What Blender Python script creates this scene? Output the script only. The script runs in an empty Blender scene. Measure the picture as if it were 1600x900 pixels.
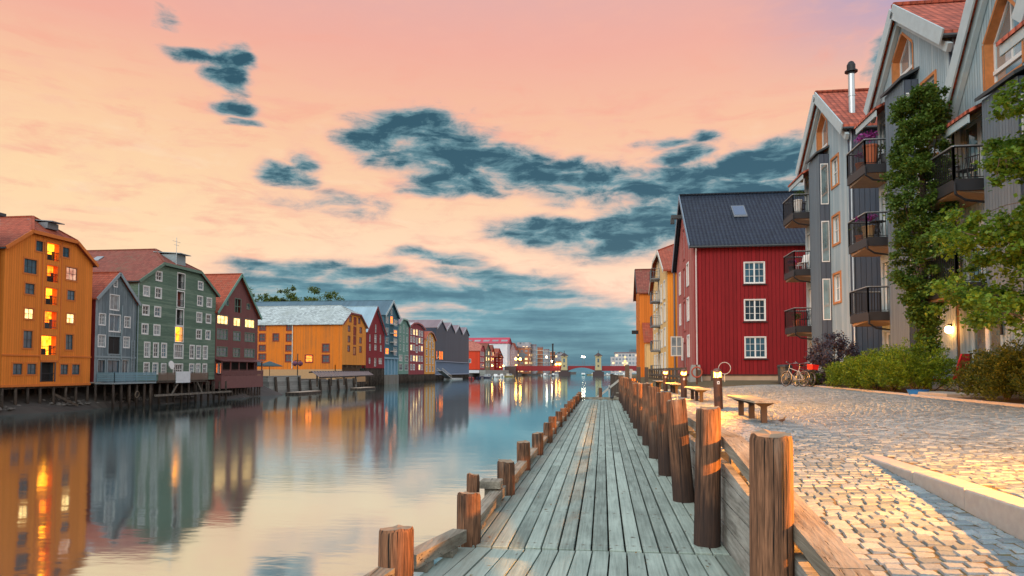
import bpy, bmesh, math, random
from mathutils import Vector, Matrix
from mathutils.geometry import tessellate_polygon
rnd = random.Random(7)
R = math.radians
scene = bpy.context.scene
COL = scene.collection
PI = math.pi

# ------------------------------------------------------------------ camera
F_PX, EYE = 1100.0, 1.75
yaw, pitch = R(7.34876), R(2.5)
cam_d = bpy.data.cameras.new('camera')
cam = bpy.data.objects.new('camera', cam_d); COL.objects.link(cam)
cam_d.sensor_width = 36.0
cam_d.lens = F_PX / 1600 * 36
cam_d.shift_y = 0.0506
cam_d.clip_start, cam_d.clip_end = 0.05, 9000
cam.location = (0, 0, EYE)
cam.rotation_euler = (R(90) + pitch, 0, yaw)
scene.camera = cam
scene.view_settings.view_transform = 'Standard'
scene.view_settings.look = 'None'
scene.view_settings.exposure = 0.15
scene.view_settings.gamma = 1.0
scene.view_settings.use_curve_mapping = False
scene.render.engine = 'CYCLES'
scene.cycles.max_bounces = 6
scene.cycles.diffuse_bounces = 3
scene.cycles.glossy_bounces = 3
scene.cycles.transparent_max_bounces = 6
scene.cycles.caustics_reflective = False
scene.cycles.caustics_refractive = False
scene.cycles.sample_clamp_indirect = 3.0
scene.cycles.use_denoising = True


# ------------------------------------------------------------------ node helpers
class S:
    """a socket with arithmetic"""
    def __init__(s, g, k): s.g, s.k = g, k
    def _m(s, op, b=None, c=None, flip=False):
        n = s.g.t.nodes.new('ShaderNodeMath'); n.operation = op
        ins = [s, b, c] if not flip else [b, s, c]
        for i, q in enumerate(ins):
            if q is None: continue
            s.g.put(n.inputs[i], q)
        return S(s.g, n.outputs[0])
    def __add__(s, o): return s._m('ADD', o)
    __radd__ = __add__
    def __sub__(s, o): return s._m('SUBTRACT', o)
    def __rsub__(s, o): return s._m('SUBTRACT', o, flip=True)
    def __mul__(s, o): return s._m('MULTIPLY', o)
    __rmul__ = __mul__
    def __truediv__(s, o): return s._m('DIVIDE', o)
    def floor(s): return s._m('FLOOR')
    def fract(s): return s._m('FRACT')
    def sin(s): return s._m('SINE')
    def abs(s): return s._m('ABSOLUTE')
    def max(s, o): return s._m('MAXIMUM', o)
    def min(s, o): return s._m('MINIMUM', o)
    def pow(s, o): return s._m('POWER', o)
    def ramp(s, a, b, c=0.0, d=1.0, smooth=False):
        n = s.g.t.nodes.new('ShaderNodeMapRange'); n.clamp = True
        if smooth: n.interpolation_type = 'SMOOTHSTEP'
        for i, q in enumerate((s, a, b, c, d)): s.g.put(n.inputs[i], q)
        return S(s.g, n.outputs[0])


class G:
    def __init__(g, tree): g.t = tree
    def put(g, inp, v):
        if isinstance(v, S): g.t.links.new(v.k, inp)
        elif isinstance(v, (int, float)):
            try: inp.default_value = v
            except TypeError: inp.default_value = (v, v, v)
        else:
            v = tuple(v)
            try: inp.default_value = v if len(inp.default_value) == len(v) else (*v, 1.0)
            except TypeError: inp.default_value = v
    def n(g, typ, out=0, props=None, **ins):
        n = g.t.nodes.new(typ)
        for k, v in (props or {}).items(): setattr(n, k, v)
        for k, v in ins.items():
            key = k.replace('_', ' ')
            g.put(n.inputs[key] if key in n.inputs else n.inputs[int(k[1:])], v)
        return S(g, n.outputs[out])
    def xyz(g, v):
        n = g.t.nodes.new('ShaderNodeSeparateXYZ'); g.put(n.inputs[0], v)
        return [S(g, o) for o in n.outputs]
    def vec(g, x, y, z=0.0): return g.n('ShaderNodeCombineXYZ', X=x, Y=y, Z=z)
    def noise(g, v, scale=1.0, detail=3.0, rough=.55, dist=0.0):
        return g.n('ShaderNodeTexNoise', Vector=v, Scale=scale, Detail=detail, Roughness=rough, Distortion=dist)
    def white(g, x, y=None):
        if y is None: return g.n('ShaderNodeTexWhiteNoise', props={'noise_dimensions': '1D'}, W=x)
        return g.n('ShaderNodeTexWhiteNoise', props={'noise_dimensions': '2D'}, Vector=g.vec(x, y))
    def mix(g, f, a, b, mode='MIX'):
        n = g.t.nodes.new('ShaderNodeMix'); n.data_type = 'RGBA'; n.blend_type = mode; n.clamp_factor = True
        g.put(n.inputs[0], f); g.put(n.inputs[6], a); g.put(n.inputs[7], b)
        return S(g, n.outputs[2])
    def scale(g, c, f):   # colour times value
        n = g.t.nodes.new('ShaderNodeVectorMath'); n.operation = 'SCALE'
        g.put(n.inputs[0], c); g.put(n.inputs['Scale'], f)
        return S(g, n.outputs[0])
    def bump(g, h, dist=.02, strength=1.0):
        return g.n('ShaderNodeBump', Strength=strength, Distance=dist, Height=h)
    def cramp(g, f, stops):
        n = g.t.nodes.new('ShaderNodeValToRGB'); e = n.color_ramp.elements
        while len(e) < len(stops): e.new(0.5)
        for q, (p, c) in zip(e, stops): q.position = p; q.color = (*c, 1)
        g.put(n.inputs[0], f)
        return S(g, n.outputs[0])


# ------------------------------------------------------------------ sky
SUN_EL, SUN_AZ = R(32), R(208)      # the soft glow behind the camera's left shoulder (azimuth from +Y, clockwise)
world = bpy.data.worlds.new('World'); scene.world = world; world.use_nodes = True
nt = world.node_tree; nt.nodes.clear(); g = G(nt)
sky_n = nt.nodes.new('ShaderNodeTexSky'); sky_n.sky_type = 'NISHITA'; sky_n.sun_disc = False
sky_n.sun_elevation = SUN_EL; sky_n.sun_rotation = SUN_AZ
d = g.n('ShaderNodeTexCoord', out=0)
dx, dy, dz = g.xyz(d)
az = g.n('ShaderNodeMath', props={'operation': 'ARCTAN2'}, i0=dx, i1=dy) * 57.29578
el = g.n('ShaderNodeMath', props={'operation': 'ARCSINE'}, i0=dz) * 57.29578
front = dy.ramp(-.25, .35, 0, 1, True)
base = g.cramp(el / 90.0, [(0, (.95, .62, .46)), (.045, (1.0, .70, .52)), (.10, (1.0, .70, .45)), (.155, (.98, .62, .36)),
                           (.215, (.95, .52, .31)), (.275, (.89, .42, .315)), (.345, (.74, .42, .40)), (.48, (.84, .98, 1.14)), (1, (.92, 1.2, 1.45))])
warm = g.mix(az.ramp(-42, -14, 1, 0, True) * el.ramp(2, 8) * el.ramp(24, 13) * .65, base, (1.0, .69, .36))
lil = g.mix(az.ramp(8, 24, 0, 1, True) * el.ramp(19, 27, 0, 1, True) * .9, warm, (.36, .34, .52))
wob = g.noise(g.vec(az * .10, el * .22), 1.0, 3, .6)
wob2 = g.noise(g.vec(az * .10 + 31, el * .22 + 7), 1.0, 3, .6)
azw = az + (wob - .5) * 6.0
elw = el + (wob2 - .5) * 3.2
fine = g.noise(g.vec(az * .30, el * .80), 1.0, 9, .64, .35)
streak = g.noise(g.vec(az * .07 + 5, el * .9), 1.0, 5, .6)
BLOBS = [(-31.3, 22.7, 2.9, .8, .9), (-29.3, 22.5, 1.7, 1.5, 1), (-29.9, 21.3, 1.8, .8, .9), (-29.5, 19.6, 1.9, .9, 1), (-28.6, 18.4, 1.2, .4, .6),
         (-25.7, 15.0, 2.7, .9, .95), (-24.2, 16.1, 1.3, 1.0, .7), (-15.7, 19.1, 4.9, 2.2, 1.1), (-17.8, 18.0, 3.9, 2.0, 1.1), (-12.4, 17.2, 6.2, 2.1, 1.15),
         (-11.6, 15.4, 5.0, 1.5, 1), (-7.9, 16.8, 4.6, 1.7, 1.1), (-13.1, 14.4, 3.0, .9, .9), (-4.7, 15.8, 6.8, 1.3, 1), (-.5, 15.0, 7.0, 1.7, 1),
         (6.1, 16.6, 3.2, .9, .95), (5.1, 14.8, 7.2, 1.5, 1), (12.4, 15.2, 5.0, 2.2, 1.2), (15.0, 15.6, 3.4, 1.9, 1.2), (10.0, 13.4, 8.5, 2.2, 1.25),
         (-4.7, 11.3, 4.8, 1.5, 1), (.5, 10.7, 7.2, 2.0, 1.1), (4.6, 12.1, 6.8, 1.9, 1.1), (10, 10.0, 6, 1.6, .8), (-24.1, 8.0, 5.5, .9, .9), (-19.7, 7.7, 3.6, .7, .9),
         (-14.1, 9.1, 4.6, .55, .9), (-11.5, 8.7, 2.6, .5, .8), (-23.6, 6.4, 6.9, 1.6, 1.05), (-16.7, 6.0, 8.8, 1.6, 1.05), (-8.4, 7.5, 6.2, 1.2, .95),
         (-9.4, 6.0, 9.8, 1.5, 1.05), (-4.6, 4.0, 13.5, 2.2, 1.1), (-6, 1.2, 22, 3.4, 1.5), (-26, 3, 9, 2.5, 1.1), (22.0, 21.3, 2.2, 2.3, 1), (-33.8, 24.5, 1.0, .5, .2), (4.9, 17.7, 2.1, .5, .8),
         (7.9, 17.9, 1.9, .5, .7), (-21.5, 13.0, 4.0, .9, .35), (30, 14, 12, 6, 1), (-64, 16, 12, 3, .8), (48, 9, 14, 4, 1)]
pos = g.vec(azw, elw)
acc = None
for (ca, ce, ra, re, w) in BLOBS:
    v1 = nt.nodes.new('ShaderNodeVectorMath'); v1.operation = 'MULTIPLY_ADD'
    g.put(v1.inputs[0], pos); v1.inputs[1].default_value = (1 / ra, 1 / re, 0); v1.inputs[2].default_value = (-ca / ra, -ce / re, 0)
    v2 = nt.nodes.new('ShaderNodeVectorMath'); v2.operation = 'DOT_PRODUCT'
    nt.links.new(v1.outputs[0], v2.inputs[0]); nt.links.new(v1.outputs[0], v2.inputs[1])
    b = (1.0 - S(g, v2.outputs['Value'])) * w
    acc = b if acc is None else acc.max(b)
acc = acc.max(-.7)
dens = acc + (fine - .5) * el.ramp(2.5, 12, 1.0, 2.7) + (streak - .5) * el.ramp(2.5, 12, 2.0, .8)
rim = dens.ramp(-.9, .35, 0, 1, True)
core = dens.ramp(-.22, .85, 0, 1, True)
deep = (dens.ramp(.10, 1.5, 0, 1, True) + (fine - .5) * 1.3 + (streak - .5) * .7).ramp(0, .85)
lowband = el.ramp(10, 3, 0, 1, True)
shade = g.mix(deep, (.17, .35, .385), (.006, .07, .098))
shade_low = g.mix(dens.ramp(.3, 1.6, 0, 1, True) * .8 + (streak - .5) * 1.1, (.15, .37, .45), (.014, .12, .20))
shade = g.mix(lowband, shade, shade_low)
wisp = (streak - .5) * 2.2 + (fine - .5) * 1.6
fine2 = g.noise(g.vec(az * .16 + 60, el * .55 + 9), 1.0, 8, .66, .6)
c1 = g.mix(((fine2 - .5) * 3.2 + (streak - .5) * 1.2).ramp(.05, .75) * el.ramp(28, 19) * .70, lil, (.93, .38, .26))
c1 = g.mix(((.5 - fine2) * 3.0 + (streak - .5) * 1.5).ramp(.2, 1.0) * el.ramp(22, 15) * el.ramp(4, 8) * .45, c1, (1.0, .80, .55))
c2 = g.mix(rim * .55, c1, (.92, .45, .33))
c3 = g.mix(core * .985, c2, shade)
behind = g.mix(el.ramp(0, 50), (1.42, 1.34, 1.26), (1.15, 1.36, 1.52))  # unseen sky behind the camera, brightened to light facades and deck
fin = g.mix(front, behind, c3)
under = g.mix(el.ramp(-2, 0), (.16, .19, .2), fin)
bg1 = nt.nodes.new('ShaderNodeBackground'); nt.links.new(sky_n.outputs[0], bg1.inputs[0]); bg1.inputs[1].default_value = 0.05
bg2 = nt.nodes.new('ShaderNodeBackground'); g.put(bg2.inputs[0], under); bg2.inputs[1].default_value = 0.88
addn = nt.nodes.new('ShaderNodeAddShader'); nt.links.new(bg1.outputs[0], addn.inputs[0]); nt.links.new(bg2.outputs[0], addn.inputs[1])
wo = nt.nodes.new('ShaderNodeOutputWorld'); nt.links.new(addn.outputs[0], wo.inputs[0])
bg1.inputs[1].default_value = 0.012
world.cycles.sampling_method = 'MANUAL'; world.cycles.sample_map_resolution = 512

sun_d = bpy.data.lights.new('sun', 'SUN'); sun_d.energy = 1.1; sun_d.angle = R(28); sun_d.color = (1.0, .9, .78)
sun = bpy.data.objects.new('sun', sun_d); COL.objects.link(sun)
sv = Vector((math.sin(SUN_AZ) * math.cos(SUN_EL), math.cos(SUN_AZ) * math.cos(SUN_EL), math.sin(SUN_EL)))
sun.rotation_euler = sv.to_track_quat('Z', 'Y').to_euler()


# ------------------------------------------------------------------ mesh helpers
class MB:
    def __init__(s): s.v, s.f, s.m, s.uv = [], [], [], None
    def poly(s, pts, mi=0):
        k = len(s.v); s.v += [tuple(p) for p in pts]; s.f.append(tuple(range(k, k + len(pts)))); s.m.append(mi)
        return s
    def hexa(s, p, mi=0):      # p: 4 bottom, 4 top
        k = len(s.v); s.v += [tuple(q) for q in p]
        for f in ((3, 2, 1, 0), (4, 5, 6, 7), (0, 1, 5, 4), (1, 2, 6, 5), (2, 3, 7, 6), (3, 0, 4, 7)):
            s.f.append(tuple(k + i for i in f)); s.m.append(mi)
        return s
    def box(s, x0, x1, y0, y1, z0, z1, mi=0):
        return s.hexa([(x0, y0, z0), (x1, y0, z0), (x1, y1, z0), (x0, y1, z0), (x0, y0, z1), (x1, y0, z1), (x1, y1, z1), (x0, y1, z1)], mi)
    def rbox(s, x0, x1, y0, y1, z0, z1, b=.01, mi=0):   # box with chamfered top edges
        k = len(s.v)
        s.v += [(x0, y0, z0), (x1, y0, z0), (x1, y1, z0), (x0, y1, z0), (x0, y0, z1 - b), (x1, y0, z1 - b), (x1, y1, z1 - b), (x0, y1, z1 - b),
                (x0 + b, y0 + b, z1), (x1 - b, y0 + b, z1), (x1 - b, y1 - b, z1), (x0 + b, y1 - b, z1)]
        for f in ((3, 2, 1, 0), (0, 1, 5, 4), (1, 2, 6, 5), (2, 3, 7, 6), (3, 0, 4, 7), (4, 5, 9, 8), (5, 6, 10, 9), (6, 7, 11, 10), (7, 4, 8, 11), (8, 9, 10, 11)):
            s.f.append(tuple(k + i for i in f)); s.m.append(mi)
        return s
    def fbox(s, fr, u0, u1, z0, z1, d0, d1, mi=0):
        P = lambda u, z, d: fr(u, z, d)
        return s.hexa([P(u0, z0, d0), P(u1, z0, d0), P(u1, z0, d1), P(u0, z0, d1), P(u0, z1, d0), P(u1, z1, d0), P(u1, z1, d1), P(u0, z1, d1)], mi)
    def beam(s, a, b, w, h, mi=0, up=(0, 0, 1)):
        a, b = Vector(a), Vector(b); t = (b - a).normalized(); sd = t.cross(Vector(up))
        if sd.length < 1e-4: sd = t.cross(Vector((1, 0, 0)))
        sd.normalize(); n = sd.cross(t)
        sd *= w / 2; n *= h / 2
        return s.hexa([a - sd - n, b - sd - n, b + sd - n, a + sd - n, a - sd + n, b - sd + n, b + sd + n, a + sd + n], mi)
    def path(s, pts, rad, n=8, mi=0, caps=True, sq=1.0):
        pts = [Vector(p) for p in pts]
        if isinstance(rad, (int, float)): rad = [rad] * len(pts)
        k0 = len(s.v); prev = None
        for i, p in enumerate(pts):
            t = (pts[min(i + 1, len(pts) - 1)] - pts[max(i - 1, 0)]).normalized()
            if prev is None: x = t.orthogonal().normalized()
            else:
                x = prev - t * prev.dot(t); x = x.normalized() if x.length > 1e-5 else t.orthogonal().normalized()
            prev = x; y = t.cross(x)
            for j in range(n):
                a = 2 * PI * j / n
                s.v.append(tuple(p + (x * math.cos(a) + y * math.sin(a) * sq) * rad[i]))
        for i in range(len(pts) - 1):
            for j in range(n):
                a, b = k0 + i * n + j, k0 + i * n + (j + 1) % n
                s.f.append((a, b, b + n, a + n)); s.m.append(mi)
        if caps:
            s.f.append(tuple(k0 + j for j in reversed(range(n)))); s.m.append(mi)
            s.f.append(tuple(k0 + (len(pts) - 1) * n + j for j in range(n))); s.m.append(mi)
        return s
    def tube(s, a, b, r, r1=None, n=8, mi=0): return s.path([a, b], [r, r if r1 is None else r1], n, mi)
    def ring(s, c, ax, Rr, r, n=24, m=6, mi=0):
        c, ax = Vector(c), Vector(ax).normalized(); x = ax.orthogonal().normalized(); y = ax.cross(x); k0 = len(s.v)
        for i in range(n):
            a = 2 * PI * i / n; o = x * math.cos(a) + y * math.sin(a)
            for j in range(m):
                b = 2 * PI * j / m; s.v.append(tuple(c + o * (Rr + r * math.cos(b)) + ax * r * math.sin(b)))
        for i in range(n):
            for j in range(m):
                i2, j2 = (i + 1) % n, (j + 1) % m
                s.f.append((k0 + i * m + j, k0 + i2 * m + j, k0 + i2 * m + j2, k0 + i * m + j2)); s.m.append(mi)
        return s
    def lathe(s, prof, c=(0, 0, 0), n=16, mi=0):
        k0 = len(s.v)
        for (r, z) in prof:
            for j in range(n):
                a = 2 * PI * j / n; s.v.append((c[0] + r * math.cos(a), c[1] + r * math.sin(a), c[2] + z))
        for i in range(len(prof) - 1):
            for j in range(n):
                a, b = k0 + i * n + j, k0 + i * n + (j + 1) % n
                s.f.append((a, b, b + n, a + n)); s.m.append(mi)
        s.f.append(tuple(k0 + j for j in reversed(range(n)))); s.m.append(mi)
        s.f.append(tuple(k0 + (len(prof) - 1) * n + j for j in range(n))); s.m.append(mi)
        return s
    def slab(s, P, t, mi=0):
        top = [(p[0], p[1], p[2] + t) for p in P]; n = len(P)
        s.poly(top, mi); s.poly(list(reversed(P)), mi)
        for i in range(n): s.poly([P[i], P[(i + 1) % n], top[(i + 1) % n], top[i]], mi)
        return s
    def build(s, name, mat, parent=None, loc=None, smooth=False, uv=True):
        me = bpy.data.meshes.new(name); me.from_pydata(s.v, [], s.f)
        for m in (mat if isinstance(mat, (list, tuple)) else [mat]): me.materials.append(m)
        if any(s.m): me.polygons.foreach_set('material_index', s.m)
        if smooth: me.polygons.foreach_set('use_smooth', [True] * len(s.f))
        if uv:
            lay = me.uv_layers.new(name='UVMap'); data = [0.0] * (2 * len(me.loops)); vs = s.v
            for p in me.polygons:
                nx, ny, nz = p.normal
                if abs(nz) > .999: tx, ty = 1.0, 0.0
                else:
                    q = math.hypot(nx, ny); tx, ty = -ny / q, nx / q
                bx, by, bz = ny * 0 - nz * ty, nz * tx - nx * 0, nx * ty - ny * tx
                for li in p.loop_indices:
                    x, y, z = vs[me.loops[li].vertex_index]
                    data[2 * li] = x * tx + y * ty; data[2 * li + 1] = x * bx + y * by + z * bz
            lay.data.foreach_set('uv', data)
        me.update()
        o = bpy.data.objects.new(name, me); COL.objects.link(o)
        if parent is not None: o.parent = parent
        if loc is not None: o.location = loc
        return o


def thing(name, label, cat, loc=(0, 0, 0), rz=0.0, group=None):
    o = bpy.data.objects.new(name, None); COL.objects.link(o); o.empty_display_size = .3
    o.location = loc; o.rotation_euler = (0, 0, rz); o['label'] = label; o['category'] = cat
    if group: o['group'] = group
    return o
def tag(o, label, cat, group=None):
    o['label'] = label; o['category'] = cat
    if group: o['group'] = group
    return o
def kind(o, k): o['kind'] = k; return o
def dup(root, loc=None, rz=None, label=None, scale=None):
    def cp(o, par):
        c = o.copy(); COL.objects.link(c)
        if par is not None: c.parent = par
        for ch in [q for q in KIDS.get(o.name, [])]: cp(ch, c)
        return c
    KIDS = {}
    todo = [root]
    while todo:
        q = todo.pop(); ks = list(q.children); KIDS[q.name] = ks; todo += ks
    r = cp(root, None)
    if loc is not None: r.location = loc
    if rz is not None: r.rotation_euler = (0, 0, rz)
    if scale is not None: r.scale = scale
    if label: r['label'] = label
    return r


# ------------------------------------------------------------------ materials
MATS = {}
def mat(name, fn):
    if name in MATS: return MATS[name]
    m = bpy.data.materials.new(name); m.use_nodes = True; t = m.node_tree; t.nodes.clear(); gg = G(t)
    out = t.nodes.new('ShaderNodeOutputMaterial')
    sh = fn(gg)
    t.links.new(sh.k, out.inputs[0]); MATS[name] = m
    return m
def bsdf(g, col, rough=.6, normal=None, metal=0.0, spec=.4, **kw):
    ins = dict(Base_Color=col, Roughness=rough, Metallic=metal)
    if normal is not None: ins['Normal'] = normal
    n = g.t.nodes.new('ShaderNodeBsdfPrincipled')
    for k, v in ins.items(): g.put(n.inputs[k.replace('_', ' ')], v)
    g.put(n.inputs['Specular IOR Level'], spec)
    for k, v in kw.items(): g.put(n.inputs[k.replace('_', ' ')], v)
    return S(g, n.outputs[0])
def UV(g):
    return g.xyz(g.n('ShaderNodeUVMap'))[:2]
def plain(name, col, rough=.6, metal=0.0, var=.18, scale=3.0, spec=.35):
    def fn(g):
        p = g.n('ShaderNodeTexCoord', out=3)
        n = g.noise(p, scale, 4)
        return bsdf(g, g.scale(col, 1 + (n - .5) * 2 * var), rough, None, metal, spec)
    return mat(name, fn)
def boards(name, col, pitch=.2, vert=True, var=.10, weather=.35, groove=.35, rough=.75, grey=None, bump=.018, blotch=.35):
    def fn(g):
        u, v = UV(g)
        if not vert: u, v = v, u
        t = u / pitch; fl = t.floor(); fr = t.fract()
        edge = fr.min(1 - fr).ramp(0.0, .09)
        lap = edge if vert else (fr.ramp(0, .14) * .4 + fr.ramp(.0, 1.0) * .6)
        r = g.white(fl + 3.3)
        grain = g.noise(g.vec(u * 14, v * .9 + r * 20), 1.0, 4, .6)
        big = g.noise(g.vec(u * .35, v * .22), 1.0, 5, .62)
        val = 1 + (r - .5) * 2 * var + (grain - .5) * weather + (big - .5) * blotch
        c = g.scale(col, val)
        if grey is not None: c = g.mix(((big - .45) * 2.2 + (grain - .5) * 1.6 + (r - .5)).ramp(0, .9) * .8, c, grey)
        c = g.scale(c, lap.ramp(0, .5, groove, 1) if vert else fr.ramp(.0, .10, groove, 1))
        return bsdf(g, c, rough, g.bump(lap + grain * .18, bump, .9), 0, .25)
    return mat(name, fn)
def tiles(name, col, pu=.24, pv=.36, var=.22, moss=None, rough=.75, gloss=.3, bump=.05):
    def fn(g):
        u, v = UV(g)
        cu, cv = (u / pu), (v / pv)
        r = g.white(cu.floor(), cv.floor())
        wave = (cu.fract() - .5).abs() * 2
        saw = 1 - cv.fract()
        h = (1 - wave * wave) * .5 + saw * 1.0
        big = g.noise(g.vec(u * .3, v * .3), 1.0, 5, .6)
        c = g.scale(col, 1 + (r - .5) * 2 * var + (big - .5) * .5)
        if moss is not None: c = g.mix(((big - .5) * 3 + (r - .5) * .8).ramp(.1, .8) * .8, c, moss)
        c = g.scale(c, cv.fract().ramp(.82, 1.0, 1, .30) * wave.ramp(.8, 1, 1, .7))
        return bsdf(g, c, rough, g.bump(h, bump, 1.0), 0, gloss)
    return mat(name, fn)
def seam(name, col, pitch=.6, rough=.45, metal=.3, var=.1):
    def fn(g):
        u, v = UV(g); t = u / pitch; fr = t.fract(); e = fr.min(1 - fr).ramp(0, .06)
        big = g.noise(g.vec(u * .4, v * .15), 1, 4)
        return bsdf(g, g.scale(col, 1 + (g.white(t.floor()) - .5) * 2 * var + (big - .5) * .5), rough, g.bump(1 - e, .03, 1), metal, .4)
    return mat(name, fn)
def emit(name, col, s):
    def fn(g): return g.n('ShaderNodeEmission', Color=col, Strength=s)
    return mat(name, fn)
def litpane(name, c1, c2, s):
    """a room seen lit through its window: warm walls, furniture and curtain tones"""
    def fn(g):
        p = g.n('ShaderNodeTexCoord', out=3)
        x, y, z = g.xyz(p)
        n1 = g.noise(g.vec(x * 1.2 + y * 1.2, z * .9 + 4), 1.6, 3)
        n2 = g.noise(g.vec(x * 4 + y * 4, z * 3), 1.0, 3)
        k = (n1 - .5) * 2.2 + (n2 - .5) * .9 + .5
        e = g.n('ShaderNodeEmission', Color=g.mix(k, c1, c2), Strength=(k.ramp(0, 1, .5, 1.1)) * s)
        gl = g.n('ShaderNodeBsdfGlossy', Color=(1, 1, 1), Roughness=.05)
        return g.n('ShaderNodeMixShader', Fac=.06, i1=e, i2=gl)
    return mat(name, fn)
def glass(name, col=(.035, .06, .08), spec=1.0, ior=1.9, rough=.06):
    def fn(g):
        p = g.n('ShaderNodeTexCoord', out=3); x, y, z = g.xyz(p)
        n = g.noise(g.vec((x + y) * 1.1, z * .8), 1.5, 3)
        rndo = g.n('ShaderNodeObjectInfo', out=5)
        c = g.scale(col, (n - .5) * 2.2 + .7 + rndo * .9)
        wv = g.noise(p, 2.2, 2)
        return bsdf(g, c, rough, g.bump(wv, .006, .35), 0, spec, IOR=ior)
    return mat(name, fn)
def timber(name, col, dark, tar=None, end=False, rough=.8):
    """round or sawn weathered timber; long grain along local Z or the longest UV direction"""
    def fn(g):
        p = g.n('ShaderNodeTexCoord', out=3); x, y, z = g.xyz(p)
        r = g.n('ShaderNodeObjectInfo', out=5)
        gr = g.noise(g.vec(x * 26 + r * 50, y * 26 + r * 20, z * 1.6 + r * 9), 1.0, 5, .65)
        bl = g.noise(g.vec(x * 3 + r * 30, y * 3, z * .9 + r * 40), 1.0, 4)
        ck = g.noise(g.vec(x * 60 + r * 11, y * 60, z * 1.1), 1.0, 2)
        k = (gr - .5) * 2.6 + (bl - .5) * 2.0 + .25 + r * .5
        c = g.mix(k, dark, col)
        c = g.mix(ck.ramp(.56, .63), c, (.02, .014, .01))
        fz = g.noise(g.vec(x * 90 + r * 5, y * 90, z * 7), 1.0, 3); c = g.scale(c, fz.ramp(.3, .7, .62, 1.35))
        gy = g.noise(g.vec(x * 5 + r * 3, y * 5, z * 1.4 + r * 60), 1.0, 4, .6); c = g.mix((gy - .5).ramp(.05, .25) * (gr - .3).ramp(0, .4) * .55, c, (.34, .29, .23))
        if tar is not None:
            tz = z + (bl - .5) * .7 + (gr - .5) * .3 + r * .25
            c = g.mix(tz.ramp(tar + .35, tar - .15, 0, .85), c, (.035, .024, .022))
        return bsdf(g, c, rough, g.bump(gr + ck.ramp(.58, .7, .5, 0), .012, .9), 0, .25)
    return mat(name, fn)
def leafm(name, c1, c2, trans=.35):
    def fn(g):
        r = S(g, g.t.nodes.new('ShaderNodeNewGeometry').outputs['Random Per Island'])
        p = g.n('ShaderNodeTexCoord', out=3)
        n = g.noise(p, 1.1, 2)
        c = g.mix(r * .75 + (n - .5) * 1.4 + .1, c1, c2)
        a = bsdf(g, c, .5, None, 0, .3)
        t = g.n('ShaderNodeBsdfTranslucent', Color=c)
        return g.n('ShaderNodeMixShader', Fac=trans, i1=a, i2=t)
    return mat(name, fn)

WHITE = plain('white_paint', (.72, .74, .72), .45, var=.08)
CREAMW = plain('cream_paint', (.62, .60, .52), .5)
GLASS = glass('window_glass', (.022, .04, .055), .5, 1.5)
GLASSB = glass('window_glass_blue', (.035, .085, .12), .5, 1.5)
GLASSL = glass('window_glass_curtained', (.17, .21, .23), .5, 1.5)
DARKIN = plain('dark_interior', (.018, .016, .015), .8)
LIT_Y = litpane('lit_yellow_room', (1.0, .20, .006), (1.0, .36, .02), 5.5)
LIT_O = litpane('lit_orange_room', (.8, .07, .004), (1.0, .24, .012), 4.2)
LIT_W = litpane('lit_pale_room', (1.0, .45, .12), (1.0, .68, .30), 2.9)
LIT_P = litpane('lit_pink_room', (.85, .25, .16), (1.0, .62, .40), 1.0)
IRON = plain('black_iron', (.022, .023, .026), .45, .4)
STEEL = plain('galvanised_steel', (.42, .46, .48), .35, .7)
GREYMETAL = plain('grey_metal', (.16, .18, .2), .5, .3)
PILE = timber('pile_wood', (.10, .075, .055), (.025, .02, .017))
CONC = plain('concrete', (.30, .29, .26), .85, var=.3, scale=2.0)
# ------------------------------------------------------------------ building helpers
def frame(o, du, dn):
    o, du, dn = Vector(o), Vector(du), Vector(dn)
    return lambda u, z, d: o + du * u + dn * d + Vector((0, 0, z))
def front_fr(): return frame((0, 0, 0), (1, 0, 0), (0, 1, 0))
def near_left_fr(d): return frame((0, d, 0), (0, -1, 0), (1, 0, 0))       # wall at local x = 0
def near_right_fr(w): return frame((w, 0, 0), (0, 1, 0), (-1, 0, 0))     # wall at local x = w

def hole_pts(h):
    return [(h[0], h[1]), (h[2], h[1]), (h[2], h[3]), (h[0], h[3])] if not isinstance(h[0], tuple) else list(h)
def wall_into(mb, fr, outline, holes=(), reveal=.14, mi=0, rmi=None):
    hp = [hole_pts(h) for h in holes]
    loops = [[Vector((u, z, 0)) for u, z in outline]] + [[Vector((u, z, 0)) for u, z in h] for h in hp]
    flat = [p for l in loops for p in l]
    k = len(mb.v); mb.v += [tuple(fr(p.x, p.y, 0)) for p in flat]
    for t in tessellate_polygon(loops):
        a, b, c = (flat[i] for i in t)
        if ((b - a).cross(c - a)).z < 0: t = (t[0], t[2], t[1])
        mb.f.append(tuple(k + i for i in t)); mb.m.append(mi)
    for h in hp:
        for i in range(len(h)):
            a, b = h[i], h[(i + 1) % len(h)]
            mb.poly([fr(*a, 0), fr(*b, 0), fr(*b, reveal), fr(*a, reveal)], mi if rmi is None else rmi)
def gable_outline(w, zb, ze, zr, uc=None, hipz=None):
    uc = w / 2 if uc is None else uc
    if hipz is None: return [(0, zb), (w, zb), (w, ze), (uc, zr), (0, ze)]
    k1, k2 = (zr - ze) / uc, (zr - ze) / (w - uc)
    return [(0, zb), (w, zb), (w, ze), (w - (hipz - ze) / k2, hipz), ((hipz - ze) / k1, hipz), (0, ze)]

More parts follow.
